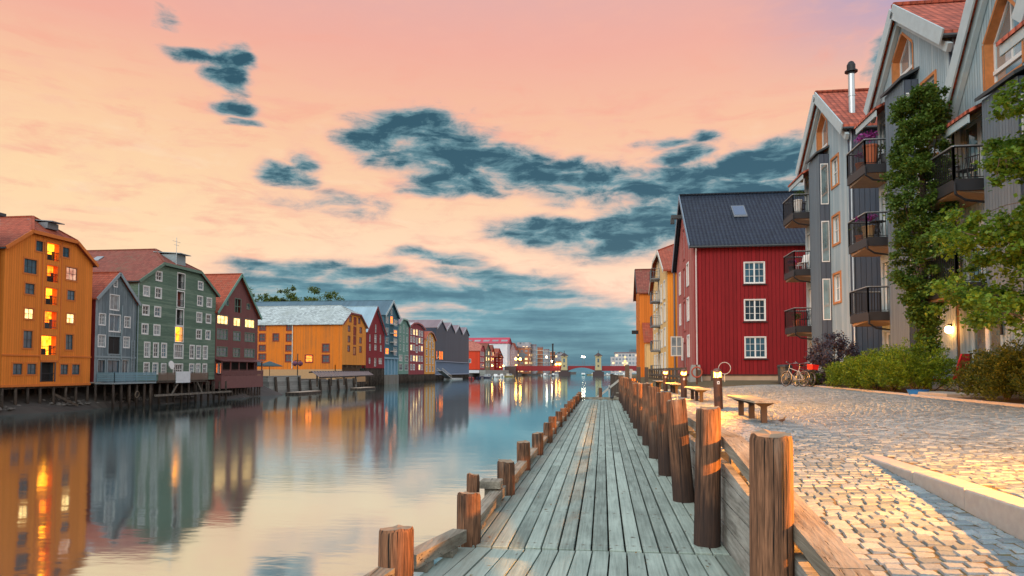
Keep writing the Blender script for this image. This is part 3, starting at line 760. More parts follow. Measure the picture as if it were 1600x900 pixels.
body(b, 15.1, Dp, [(0, 2.9), (15.1, 2.9), (15.1, 11.7), (15.1 - 4.25, 14.2), (4.25, 14.2), (0, 11.7)], W_ + D_, boards('orange_front_boards', (.78, .30, .05), .24, weather=.3, blotch=.2), OCHRE2, SWu, zb=2.9, side_zb=1.9)
BR = plain('red_brown_trim', (.20, .035, .02), .6)
for r in W_: window(b, fr, r, BR, .14, BR, (2, 2), GLASSB, .07, .04, .1, .08)
for i, r in enumerate(D_): window(b, fr, r, BR, .14, BR, (2, 1), plain('red_shutter', (.26, .03, .02), .6) if i < 3 else plain('tan_shutter', (.55, .24, .1), .6), .07, .04, .1, .06)
sf = near_left_fr(Dp)
for i, r in enumerate(SWu): window(b, sf, r, BR, .16, BR, (2, 2), LIT_O if i == 10 else GLASS, .08, .05, .1, .1)
gable_roof(b, 15.1, Dp, 11.7, 16.1, .45, .4, TILE_S, hipz=14.2, hipy=3.4, barge=plain('maroon_trim', (.19, .025, .022), .6), bw=.36)
MB().tube((-.12, 11.1, 2.0), (-.12, 11.1, 11.5), .1, n=6).build('downpipe', CREAMW, b)
q = MB(); q.box(.0, 15.1, 1.4, 1.6, 0, 2.9)
for i in range(6): q.box(.1 + i * 2.95, .35 + i * 2.95, .0, .25, 2.2, 2.9)
q.box(0, 15.1, .05, .12, 1.0, 1.5); q.build('porch', plain('porch_timber', (.12, .075, .045), .8), b)
MB().box(0, 15.1, 0, 1.4, -.9, 0).box(.0, .2, 0, Dp, -.9, 1.9).build('base_wall', plain('tan_render', (.42, .26, .13), .85), b)
MB().box(.01, 15.09, .02, .1, 0.0, 1.0).box(3, 4, -.02, .03, .2, 1.0, 1).box(9, 10, -.02, .03, .2, 1.0, 1).build('lower_wall', [plain('tan_boards', (.44, .26, .12), .8), GLASS], b)
piles(b, 15.1, -.9, -2.5, 1.2)

# little yard between the brown and amber houses: timber quay, parasols, gangway frame, floating pontoons
QT = boards('grey_quay_planks', (.26, .27, .25), .35, False, weather=.8, grey=(.36, .38, .35), blotch=.6)
b = thing('timber_quay', 'grey planked quay wall with slanting buttress posts below the amber warehouse', 'quay', (-51.5, 104, 0), LEFT)
MB().box(0, 39.5, 0, 1.0, -2.3, .0).box(0, 12, .2, 1.2, 0, .9).build('wall', QT, b)
for i in range(9):
    q = MB().beam((1.5 + i * 4.4, -.55, -2.4), (1.9 + i * 4.4, -.08, .7 if i < 3 else .2), .32, .32); q.build('buttress', PILE, b)
b = thing('slatted_gangway', 'long slatted timber gangway roof lying along the quay before the amber warehouse', 'gangway', (-50.4, 116.5, .15), LEFT)
q = MB(); q.beam((0, 0, 1.3), (31, 0, 1.5), .2, .25); q.beam((.6, -1.6, .35), (30, -1.6, .55), .2, .25); q.build('rail_beam', PILE, b)
q = MB()
for i in range(24): q.beam((.8 + i * 1.26, -1.65, .5), (1.2 + i * 1.26, .05, 1.5), .5, .09)
q.build('slats', plain('worn_slat', (.19, .15, .15), .8), b)
for i in range(5): MB().beam((2 + i * 6.5, -.6, -1.2), (2.4 + i * 6.5, -.4, .9), .3, .3).build('leg', PILE, b)
for k, (x, y, L, lab) in enumerate(((-47.5, 103.5, 9, 'low floating pontoon nearest the maroon warehouse'), (-47.3, 131, 9, 'floating pontoon with a pale deck under the long gangway'))):
    b = thing('pontoon', lab, 'pontoon', (x, y, WATER_Z), LEFT, 'floating pontoons')
    MB().rbox(0, L, -1.1, 1.1, -.2, .3, .05).build('float', PILE, b); MB().box(.2, L - .2, -1.0, 1.0, .304, .36).build('deck', plain('pale_pontoon_deck', (.45, .36, .27), .8), b)
for k, (x, y, lab) in enumerate(((-54.0, 104.5, 'folded dark parasol roof nearest the maroon warehouse'), (-53.6, 108.3, 'wide dark parasol beside the amber warehouse wall'))):
    b = thing('parasol', lab, 'parasol', (x, y, .1), 0, 'parasols on the quay terrace')
    MB().tube((0, 0, 0), (0, 0, 3.0), .05, n=6).build('pole', PILE, b)
    MB().lathe([(2.1, 2.3), (2.12, 2.42), (.1, 3.15)], n=8).build('canopy', plain('parasol_cloth', (.05, .09, .10), .8), b)
b = thing('hanging_basket_post', 'short post with two hanging flower baskets on the quay by the amber wall', 'post', (-53.0, 117.5, .1))
MB().tube((0, 0, 0), (0, 0, 4.6), .1, n=6).beam((0, -1.3, 3.4), (0, 1.3, 3.4), .1, .1).build('post', PILE, b)
for s_ in (-1.1, 1.1): MB().lathe([(.1, 2.4), (.45, 2.7), (.5, 3.0), (.2, 3.3)], (0, s_, 0), 8).build('basket', plain('basket_flowers', (.16, .06, .10), .9, var=.7, scale=6), b)

def simple_house(name, label, cat, X, Y, w, d, outline, wm, wins, roof, zb, side=None, cas=WHITE, cw=.12, grid=(2, 2), panes=None, barge=None, zp=None, grp=BANK, sash=None, pm=None, near_holes=(), rot=LEFT):
    b = thing(name, label, cat, (X, Y, 0), rot, grp)
    body(b, w, d, outline, wins, wm, side, near_holes, zb=zb)
    for i, r in enumerate(wins):
        window(b, front_fr(), r, cas, cw, sash or cas, grid if r[2] - r[0] < 1.9 or r[3] - r[1] > 2 else (grid[0] + 1, grid[1]), (panes or [GLASSL, GLASSB, GLASS])[(i * 5 + i // 3) % len(panes or [1, 2, 3])], .08, .05, .08, .08)
    for r in near_holes: window(b, near_left_fr(d) if rot == LEFT else near_right_fr(w), r, cas, cw, cas, grid, GLASSB, .08, .05, .08, .08)
    if roof: roof(b)
    if zp is not None: piles(b, w, zb, -2.5, zp, r=.2)
    return b
def profile_roof(b, w, d, prof, m, t=.25, of=.5, barge=None):
    mb = MB()
    for (u0, z0), (u1, z1) in zip(prof[:-1], prof[1:]):
        mb.slab([(u0, -of, z0), (u1, -of, z1), (u1, d, z1), (u0, d, z0)], t)
    o = mb.build('roof', m, b)
    if barge:
        q = MB()
        for (u0, z0), (u1, z1) in zip(prof[:-1], prof[1:]): q.beam((u0, -of - .04, z0 + .05), (u1, -of - .04, z1 + .05), .07, .45)
        q.build('bargeboard', barge, o)
METAL_LB = seam('light_blue_metal_roof', (.30, .42, .48), .7)
METAL_DB = seam('dark_blue_metal_roof', (.075, .14, .18), .8)
METAL_DB2 = seam('mauve_grey_roof', (.20, .15, .165), .8, metal=.1)
RED6 = boards('crimson_boards', (.24, .022, .028), .25, weather=.3)
DR = plain('crimson_trim', (.20, .02, .02), .6)
simple_house('crimson_warehouse', 'dark crimson gabled warehouse with a light blue metal roof', 'warehouse', -56, 162.1, 14.2, 26, [(0, 2.33), (14.2, 2.33), (14.2, 11.2), (7.1, 17.6), (0, 11.2)], RED6,
             [(6.4, 11.2, 7.6, 13.2), (2.1, 8.75, 3.2, 10.5), (5.9, 8.6, 7.9, 10.75), (10.1, 8.75, 11.4, 10.8), (2.05, 6.6, 3.5, 8.2), (5.9, 6.8, 7.9, 8.2), (10.4, 6.6, 11.9, 8.2), (1.8, 3.45, 3.3, 4.8), (5.8, 2.8, 7.7, 4.85), (9.4, 3.4, 12.3, 4.9)],
             lambda b: gable_roof(b, 14.2, 26, 11.2, 17.6, .4, .5, METAL_LB, barge=DR, bw=.5), 2.33, sash=WHITE, cas=DR, panes=[GLASSL], zp=1.0)
def blue_extra(b):
    gable_roof(b, 13.4, 42, 16.8, 21.1, .4, .6, METAL_DB, barge=plain('pale_barge', (.45, .55, .56), .6), bw=.7)
    for z in (6.9, 9.4, 11.9, 14.4):
        q = MB().box(5.4, 8.4, -1.1, 0, z, z + .25); q = q.build('balcony', CREAMW, b); rail(q, [(5.4, -1.05, z + .25), (8.4, -1.05, z + .25)], 1.0, CREAMW, 0.35)
    q = MB()
    for i in range(5): q.box(.2 + i * 3.1, .7 + i * 3.1, .0, .5, .6, 5.4)
    q.box(0, 13.4, .5, 1.0, .6, 5.4); q.box(0, 13.4, -.1, .6, 4.9, 5.4)
    q.build('undercroft', plain('pale_blue_concrete', (.22, .38, .48), .7), b); MB().box(-.1, 13.5, -.15, .9, -2.4, .6).build('base_wall', boards('stained_concrete', (.20, .20, .18), .9, weather=.6, grey=(.12, .12, .09)), b)
BLU = boards('teal_blue_boards', (.045, .13, .17), .3, weather=.3)
LB = plain('pale_window_trim', (.36, .47, .5), .6)
simple_house('teal_warehouse', 'tall teal blue gabled block with small white balconies and one glowing orange window', 'block', -58, 182.1, 13.4, 42, [(0, 5.4), (13.4, 5.4), (13.4, 16.8), (6.7, 21.1), (0, 16.8)], BLU,
             [(5.9, 17.3, 7.6, 19), (1.5, 14.6, 4.1, 16.3), (5.6, 14.8, 7.9, 16.8), (9, 14.4, 12.0, 16), (1.5, 11.6, 4.1, 13.3), (9, 11.4, 12.0, 13.1), (1.5, 9.0, 4.1, 10.6), (9, 8.9, 12, 10.5), (1.5, 6.2, 4.1, 7.8), (9, 6.1, 12, 7.7)],
             blue_extra, 5.4, cas=LB, sash=LB, panes=[GLASSB, GLASSL, LIT_O, GLASSB])
MINT = boards('mint_boards', (.16, .30, .25), .3, weather=.25)
simple_house('mint_warehouse', 'slim mint green warehouse beside the teal block', 'warehouse', -59, 199, 10.8, 30, [(0, .7), (10.8, .7), (10.8, 15.2), (7.6, 16.9), (3.1, 16.9), (0, 15.2)], MINT,
             [(1.2, 13, 2.4, 14.6), (8.3, 13, 9.5, 14.6), (4.9, 13, 6.0, 15.4), (1.2, 10.4, 2.4, 11.9), (8.3, 10.4, 9.5, 11.9), (4.9, 10.1, 6.0, 12.1), (1.2, 7.8, 2.4, 9.3), (8.3, 7.8, 9.5, 9.3), (4.9, 7.4, 6.0, 9.4), (.7, 4.6, 4.2, 6.3), (6.6, 4.6, 10.2, 6.3), (.7, 1.9, 4.2, 3.7), (6.6, 1.9, 10.2, 3.7)],
             lambda b: profile_roof(b, 10.8, 30, [(-.3, 15.1), (3.1, 16.95), (7.6, 16.95), (11.1, 15.05)], METAL_DB2, barge=plain('mint_trim', (.26, .42, .36), .6)), .7, cas=plain('mint_white_trim', (.5, .62, .56), .6), zp=1.0)
ROSE = boards('rose_boards', (.27, .05, .06), .3, weather=.25)
wl = []
for z in (2.0, 4.8, 8.2, 10.8, 13.2):
    for u in (2.2, 5.4, 12.2, 15.4): wl.append((u, z, u + 1.9, z + 1.7))
wl += [(8.7, z, 10.6, z + 1.9) for z in (4.7, 7.6, 10.4, 13.2)]
simple_house('rose_warehouse', 'rose red block with an arched roof and rows of white windows', 'block', -60, 213.3, 19.5, 30, [(0, .5), (19.5, .5), (19.5, 15.5), (15, 16.7), (9.7, 17.1), (4.5, 16.7), (0, 15.4)], ROSE, wl,
             lambda b: profile_roof(b, 19.5, 30, [(-.3, 15.4), (4.5, 16.75), (9.7, 17.15), (15, 16.75), (19.8, 15.45)], seam('pale_metal_roof', (.5, .52, .55)), barge=plain('rose_trim', (.34, .08, .08), .6)), .5, panes=[GLASSL, GLASSL, LIT_W, GLASSB], zp=1.0)
YEL = boards('yellow_boards', (.74, .34, .07), .3, weather=.2)
wl = [(u, z, u + 1.8, z + 2.0) for z in (1.4, 4.2, 7.2, 10.0) for u in (2.0, 11.2)] + [(7.0, z, 8.6, z + 2.2) for z in (1.4, 4.2, 7.0, 9.8, 12.3)] + [(3.6, 12.4, 5.0, 13.9), (10.4, 12.4, 11.8, 13.9)]
simple_house('yellow_warehouse', 'small yellow warehouse with a red gambrel roof beside the dark four-gabled block', 'warehouse', -62, 241, 15.6, 25, [(0, .5), (15.6, .5), (15.6, 12.9), (11.6, 15.1), (7.8, 15.7), (4, 15.1), (0, 12.9)], YEL, wl,
             lambda b: profile_roof(b, 15.6, 25, [(-.4, 12.7), (4, 15.15), (7.8, 15.75), (11.6, 15.15), (16, 12.7)], TILE_R, barge=TILE_R and plain('pink_trim', (.45, .2, .15), .6)), .5, panes=[GLASSL, GLASSB], zp=1.2)
# dark block with four gables
b = thing('four_gabled_block', 'long dark slate-grey block with four sharp gables over a glazed base', 'block', (-65, 270.4, 0), LEFT, BANK)
gw, ng = 17.1, 4
SLATE = boards('slate_grey_boards', (.032, .047, .075), 1.6, weather=.25, groove=.6, rough=.55)
out = [(0, 5.4), (gw * ng, 5.4), (gw * ng, 18.6)]
for i in reversed(range(ng)): out += [(gw * i + gw / 2, 22.2), (gw * i, 18.6)]
W_ = [(3.5 + i * 2.4, 6.2, 4.9 + i * 2.4, 9.6) for i in range(5)] + [(1.3, 6.2, 2.2, 9.6)]
body(b, gw * ng, 30, out, W_, SLATE, zb=5.4)
for i, r in enumerate(W_): window(b, fr, r, None, 0, DTRIM, (1, 3), LIT_O if i in (1, 2, 3, 5) else GLASSB, .1, .03, .1)
for i in range(ng):
    q = MB(); u = gw * i
    q.slab([(u - .05, -.5, 18.6), (u + gw / 2, -.5, 22.2), (u + gw / 2, 30, 22.2), (u - .05, 30, 18.6)], .2); q.slab([(u + gw / 2, -.5, 22.2), (u + gw + .05, -.5, 18.6), (u + gw + .05, 30, 18.6), (u + gw / 2, 30, 22.2)], .2)
    o = q.build('roof', METAL_DB2, b)
    q = MB(); q.beam((u, -.56, 18.5), (u + gw / 2, -.56, 22.1), .1, .9); q.build('bargeboard', plain('pale_grey_trim', (.42, .45, .5), .5), o)
def glz(g):
    u, v = UV(g); f = (u / 1.4).fract(); e = f.min(1 - f).ramp(.03, .06); r = g.white((u / 1.4).floor())
    hb = ((v / 2.6).fract()).ramp(.04, .07)
    return bsdf(g, g.mix(e * hb, (.32, .40, .52), g.mix(r, (.05, .09, .16), (.20, .28, .40))), .15, None, 0, .8)
MB().box(0, gw * ng, .3, 29, .4, 5.4).build('glazed_base', mat('glazed_base', glz), b)
q = MB()
for i in range(49): q.box(i * 1.425 - .08, i * 1.425 + .08, -.1, .3, .4, 5.3)
q.box(0, gw * ng, -.3, .3, .0, .4); q.box(-.2, gw * ng + .2, -.4, .3, 5.3, 5.6); q.build('colonnade', plain('blue_grey_columns', (.22, .28, .38), .5), b)
piles(b, gw * ng, 0, -2.5, 2.4, r=.28)
b = thing('boarding_ramp', 'sloping boarding ramp with rails leading down to a landing stage by the dark block', 'ramp', (-61.5, 262, 0), LEFT)
q = MB(); q.slab([(0, -1, 1.6), (17, -1, -1.5), (17, 1, -1.5), (0, 1, 1.6)], .2); q.box(16, 34, -2, 2, -2.2, -1.4); q.build('deck', plain('pale_ramp', (.5, .52, .5), .7), b)
for y_ in (-1, 1):
    q = MB(); q.beam((0, y_, 2.7), (17, y_, -.4), .12, .12)
    for i in range(8): q.beam((i * 2.4, y_, 1.7 - i * .44), (i * 2.4, y_, 2.7 - i * .44), .08, .08, up=(1, 0, 0))
    q.build('railing', CREAMW, b)

# farther along the bank
BRT = boards('bright_red_boards', (.62, .055, .02), .3, weather=.25)
simple_house('bright_red_house', 'bright orange-red hipped boathouse just past the dark four-gabled block', 'house', -66, 376, 15, 26, [(0, 2.3), (15, 2.3), (15, 12.6), (11, 15.4), (4, 15.4), (0, 12.6)], plain('magenta_red', (.35, .035, .05), .7),
             [(2 + i * 4.2, z, 4 + i * 4.2, z + 2) for i in range(3) for z in (3.5, 6.7, 10)], lambda b: gable_roof(b, 15, 26, 12.6, 17.8, .4, .5, tiles('pink_tiles', (.42, .14, .10), .5, .5), hipz=15.4, hipy=5), 2.3, side=BRT, near_holes=[(19, 6, 21, 8), (15, 2.6, 17.5, 5)], zp=1.5)
q = MB().box(-66, -63, 376, 480, -2.5, 2.0); kind(q.build('far_quay_edge_wall', QT), 'structure')
for (nm, lab, Y, w, ze, zr, c, cas) in (('olive_gabled_house', 'olive grey gabled house squeezed between two red houses on the far bank', 394, 18, 13.4, 17.5, (.15, .15, .10), WHITE), ('scarlet_gabled_house', 'scarlet gabled house with a dark base, second from the white hall', 413, 14.5, 12.2, 17.0, (.50, .06, .03), WHITE),
                                    ('low_red_gabled_house', 'lower dark red gabled house at the foot of the white hall', 430, 36, 10.2, 15.8, (.34, .03, .035), WHITE)):
    simple_house(nm, lab, 'house', -66.2, Y, w, 20, [(0, 2), (w, 2), (w, ze), (w / 2, zr), (0, ze)], boards(nm + '_boards', c, .4), [(w * .18, 4 + k * 3.4, w * .36, 6.1 + k * 3.4) for k in range(3)] + [(w * .62, 4 + k * 3.4, w * .8, 6.1 + k * 3.4) for k in range(3)],
                 (lambda w, ze, zr: lambda b: gable_roof(b, w, 20, ze, zr, .4, .5, TILE_R if 'red' in nm else TILE_B))(w, ze, zr), 2, panes=[GLASSL, GLASSB, LIT_W])
b = thing('white_hall', 'long white hall with a magenta roof behind the red houses', 'hall', (-98, 486, 0), 0)
MB().box(0, 32, 0, 30, 0, 20.6).build('wall', plain('white_cladding', (.56, .62, .68), .7), b)
q = MB(); q.slab([(-.5, -.5, 20.6), (32.5, -.5, 20.6), (32.5, 12, 25.0), (-.5, 12, 25.0)], .3); q.slab([(-.5, 12, 25.0), (32.5, 12, 25.0), (32.5, 30, 19), (-.5, 30, 19)], .3); q.poly([(32.0, 0, 20.6), (32.0, 29, 20.6), (32.0, 12, 24.9)])
o = q.build('roof', plain('magenta_roof', (.42, .04, .07), .6), b)
for i in range(5): MB().hexa([(1.5 + i * 6.4, 3, 21.72), (6 + i * 6.4, 3, 21.72), (6 + i * 6.4, 6.5, 22.95), (1.5 + i * 6.4, 6.5, 22.95), (1.5 + i * 6.4, 3, 22.35), (6 + i * 6.4, 3, 22.35), (6 + i * 6.4, 6.5, 23.5), (1.5 + i * 6.4, 6.5, 23.5)]).build('roof_window', GLASSL, o)
MB().box(14, 20, -.05, .05, 12, 13.6).build('window', DTRIM, b)
def facade_mat(name, wall, p1, p2, pu, pv, lit=0.15, lc=(1.0, .6, .2)):
    def fn(g):
        u, v = UV(g); fu, fv = (u / pu).fract(), (v / pv).fract()
        w = fu.min(1 - fu).ramp(.18, .2) * fv.ramp(.28, .3) * fv.ramp(.82, .8)
        r = g.white((u / pu).floor(), (v / pv).floor())
        base = bsdf(g, g.mix(w, wall, g.mix(r, p1, p2)), .4, None, 0, .5)
        e = g.n('ShaderNodeEmission', Color=lc, Strength=w * r.ramp(1 - lit, 1 - lit + .02) * 1.3)
        return g.n('ShaderNodeAddShader', i0=base, i1=e)
    return mat(name, fn)
def block(name, label, cat, x0, x1, y, d, z, m, roof=None, zb=-.5, grp='apartment blocks beyond the bridge', rz=0.0):
    b = thing(name, label, cat, (x0, y, 0), rz, grp)
    MB().box(0, x1 - x0, 0, d, zb, z).build('wall', m, b)
    MB().box(-.4, x1 - x0 + .4, -.4, d, z, z + .8).build('roof', roof or METAL_DB2, b)
    return b
FA = facade_mat('brick_flats', (.36, .13, .06), (.10, .13, .16), (.35, .38, .4), 3.2, 2.9, .3)
FB = facade_mat('white_flats', (.48, .47, .47), (.06, .10, .14), (.30, .36, .4), 2.6, 3.0, .12)
FC = facade_mat('grey_flats', (.30, .30, .33), (.06, .09, .12), (.42, .46, .5), 2.4, 2.9, .18)
for i, (x, w, z, lab, c) in enumerate(((-69.5, 3.6, 18, 'narrow red gabled house right beside the white hall', (.4, .05, .05)), (-65.8, 3.6, 18.5, 'narrow pale pink gabled house between the red one and the brick flats', (.5, .36, .36)))):
    b = thing('narrow_gabled_house', lab, 'house', (x, 500, 0), 0, 'narrow gabled houses')
    mb = MB(); wall_into(mb, fr, [(0, -.5), (w, -.5), (w, z - 2), (w / 2, z + 3), (0, z - 2)]); mb.poly([(w, 0, 0), (w, 15, 0), (w, 15, z - 2), (w, 0, z - 2)]); mb.build('wall', boards('narrow_house_boards_%s' % 'ab'[i], c, .5), b)
    q = MB(); q.slab([(-.2, -.3, z - 2), (w / 2, -.3, z + 3), (w / 2, 15, z + 3), (-.2, 15, z - 2)], .3); q.slab([(w / 2, -.3, z + 3), (w + .2, -.3, z - 2), (w + .2, 15, z - 2), (w / 2, 15, z + 3)], .3); q.build('roof', TILE_R, b)
    for k in range(4): window(b, fr, (w * .3, 3 + k * 3.6, w * .7, 5 + k * 3.6), WHITE, .15, WHITE, (2, 1), LIT_W if k == 1 else GLASSL)
b = block('brick_flats', 'orange brick apartment block with a grey top storey behind the bridge floodlights', 'apartment block', -64, -53.5, 516, 20, 18.5, FA)
MB().box(1, 10.5, 1, 15, 19.3, 22.6).build('top_storey', FC, b); MB().box(2.6, 7, -.8, 0, 10.6, 15).build('bay_window', GLASSL, b)
for i in range(4):
    x = -52.0 + i * 3.7
    b = thing('round_flats', ['first and tallest of the glazed round towers, next to the brick flats', 'second glazed round tower, one from the brick flats', 'third glazed round tower, one from the black chimney', 'last and lowest glazed round tower, next to the black chimney'][i], 'apartment block', (x, 530 + i * 16, 0), 0, 'apartment blocks beyond the bridge')
    z = 20.5 - i * 1.3; MB().lathe([(2.2, -.5), (2.2, z)], n=14).build('wall', FA if i % 2 else FC, b); MB().lathe([(2.4, z), (2.3, z + 1.0)], n=14).build('roof', METAL_DB2, b)
    q = MB()
    for k in range(6): q.lathe([(2.7, 2 + k * 3.0), (2.7, 2.35 + k * 3.0)], n=14)
    q.build('balcony_ring', CREAMW, b)
b = thing('factory_chimney', 'tall thin black factory chimney beyond the bridge', 'chimney', (-39.5, 560, 0)); MB().lathe([(.75, -.5), (.6, 23)], n=10).build('stack', IRON, b); MB().lathe([(.8, 22.4), (.8, 23.2)], n=10).build('cap', IRON, b)
b = thing('arched_hall', 'grey glazed hall with a rounded arch roof behind the bridge', 'hall', (-38.6, 570, 0), 0)
mb = MB(); out = [(0, -.5), (8.6, -.5), (8.6, 12)] + [(4.3 + 4.3 * math.cos(a), 12 + 4.8 * math.sin(a)) for a in [PI * k / 8 for k in range(1, 8)]] + [(0, 12)]
wall_into(mb, fr, out); mb.build('wall', FC, b); mb = MB()
for p, q_ in zip(out[2:], out[3:]): mb.poly([(p[0], -.5, p[1] + .2), (q_[0], -.5, q_[1] + .2), (q_[0], 20, q_[1] + .2), (p[0], 20, p[1] + .2)])
mb.build('roof', DTRIM, b)
b = block('white_grid_building', 'white office building with a grid of dark windows beyond the right end of the bridge', 'office block', 9.5, 44, 560, 30, 15.5, FB)
MB().box(12, 34, 3, 25, 16.3, 18.4).build('top_storey', METAL_DB, b); MB().box(-3.2, 0, 3, 25, -.5, 12.6).build('side_wing', FB, b)
lm = emit('floodlit_facade', (1.0, .62, .25), 1.6)
MB().box(6.3, 9.4, -.15, -.02, 1.5, 3.5).box(6.8, 8.9, -.15, -.02, 5, 6.6).box(7, 8.7, -.15, -.02, 8, 10).box(7.2, 8.5, -.15, -.02, 11.5, 13).build('lit_stairwell', lm, b)

# bridge
BRED = plain('bridge_red', (.22, .014, .018), .5)
b = thing('road_bridge', 'low dark red girder bridge with two pale stone towers across the river', 'bridge', (0, 480, 0))
SEG = [(-58.5, -28.2), (-23.4, -5.4), (-.6, 27)]
for x0, x1 in SEG:
    q = MB(); q.box(x0, x1, -4, 4, 4.0, 4.7)
    if x0 < -50 or x0 > -1: q.box(x0, x1, -4.2, -4.0, 1.5, 4.9); q.box(x0, x1, 4.0, 4.2, 1.5, 4.9)
    else:
        n = 12
        for i in range(n):
            a0, a1 = i / n, (i + 1) / n; f_ = lambda a: 1.6 + 2.2 * (1 - (2 * a - 1) ** 2)
            for y_ in (-4.2, 4.0): q.hexa([(x0 + (x1 - x0) * a0, y_, f_(a0)), (x0 + (x1 - x0) * a1, y_, f_(a1)), (x0 + (x1 - x0) * a1, y_ + .2, f_(a1)), (x0 + (x1 - x0) * a0, y_ + .2, f_(a0)), (x0 + (x1 - x0) * a0, y_, 4.9), (x0 + (x1 - x0) * a1, y_, 4.9), (x0 + (x1 - x0) * a1, y_ + .2, 4.9), (x0 + (x1 - x0) * a0, y_ + .2, 4.9)])
    q.build('girder', BRED, b)
    q = MB()
    for i in range(int((x1 - x0) / 1.6) + 1): q.beam((x0 + i * 1.6, -4.1, 4.9), (x0 + i * 1.6, -4.1, 6.0), .12, .12, up=(1, 0, 0))
    q.beam((x0, -4.1, 6.0), (x1, -4.1, 6.0), .14, .14); q.beam((x0, -4.1, 5.45), (x1, -4.1, 5.45), .1, .1); q.build('parapet', GREYMETAL, b)
STONE = plain('pale_tower_stone', (.46, .40, .22), .8); PIER = plain('dark_pier_stone', (.07, .05, .05), .85)
for x in (-25.8, -3.0):
    q = MB(); q.box(x - 3.7, x + 3.7, -7, 7, -2.5, 1.0); q.box(x - 2.4, x + 2.4, -6.3, 5, 1.0, 1.9); q.build('pier', PIER, b)
    t = MB(); t.box(x - 1.9, x + 1.9, -6.2, -2.6, 1.9, 11.2); t.box(x - 2.15, x + 2.15, -6.45, -2.35, 2.0, 3.2); t.box(x - 2.3, x + 2.3, -6.6, -2.2, 11.0, 11.5); t = t.build('tower', STONE, b)
    MB().lathe([(3.1, 11.5), (.5, 13.5), (.2, 13.6), (.15, 15.2)], (x, -4.4, 0), 4).build('spire', PIER, t).rotation_euler = (0, 0, 0)
    MB().box(x - .6, x + .6, -6.26, -6.2, 7.2, 9.8).build('window', GLASSB, t); MB().box(x - .55, x + .55, -6.26, -6.2, 4.3, 5.4).build('hatch', DTRIM, t)
q = MB(); q.box(-66, -58.5, -8, 6, -2.4, 4.6); q.box(27, 60, -8, 6, -2.4, 4.6); q.build('abutment', plain('abutment_stone', (.13, .09, .08), .85), b)
def lamp_post(x, y, zb, h, col, s, r, label, grp, n=1):
    b = thing('street_lamp', label, 'street lamp', (x, y, zb), 0, grp)
    MB().tube((0, 0, 0), (0, 0, h), .12, .08, 6).build('pole', GREYMETAL, b)
    q = MB().lathe([(.05, h - r), (r * .8, h - r * .6), (r, h), (r * .8, h + r * .6), (.05, h + r)], n=10).build('lamp_globe', emit('lamp_%s' % ('amber' if col[2] < .3 else 'white'), col, s), b)
    return b
AMB, WHT = (1.0, .42, .06), (1.0, .78, .55)
lamp_post(-58.6, 474.5, 4.7, 5.0, AMB, 45, .8, 'amber street lamp at the left end of the bridge, one nearer the bank', 'bridge lamps')
lamp_post(-55.6, 474.5, 4.7, 4.8, AMB, 60, .85, 'amber street lamp at the left end of the bridge, the one nearer the river', 'bridge lamps')
lamp_post(-38.5, 486, 4.7, 6.4, WHT, 30, .6, 'taller white lamp left of the first bridge tower', 'bridge lamps')
lamp_post(-37.3, 520, .5, 8.2, WHT, 22, .55, 'lower white lamp behind the tall one left of the first tower', 'bridge lamps')
lamp_post(-31.2, 474.8, 3.0, 3.0, (1.0, .6, .15), 35, .6, 'low yellow lamp close to the first bridge tower', 'bridge lamps')
lamp_post(-29.0, 474.8, 3.0, 3.0, (1.0, .6, .15), 35, .5, 'low yellow lamp touching the first bridge tower', 'bridge lamps')
lamp_post(-14.0, 486, 4.7, 6.6, WHT, 30, .55, 'left white lamp of the pair over the middle span', 'bridge lamps')
lamp_post(-12.6, 486, 4.7, 6.4, WHT, 30, .5, 'right white lamp of the pair over the middle span', 'bridge lamps')
for i, (x, y, z, lab) in enumerate(((-69, 462, 3.5, 'amber lamp at the foot of the white hall'), (-65, 402, 4.0, 'amber lamp before the olive house'), (-65, 448, 4.2, 'amber lamp before the low red house'), (-63, 500, 5.0, 'amber lamp under the narrow gabled houses'))): lamp_post(x + 1.6, y, .0, z + .6, AMB, 18, .42, lab, 'quay lamps on the far bank')
b = thing('lit_kiosk', 'small yellow lit kiosk on the bridge beside the first tower', 'kiosk', (-31.8, 482, 4.7)); MB().box(0, 4.2, 0, 3, 0, 3.2).build('wall', YEL, b); MB().box(-.2, 4.4, -.2, 3.2, 3.2, 3.5).build('roof', DTRIM, b); MB().box(.6, 3.6, -.05, 0, 1.0, 2.4).build('window', LIT_W, b)

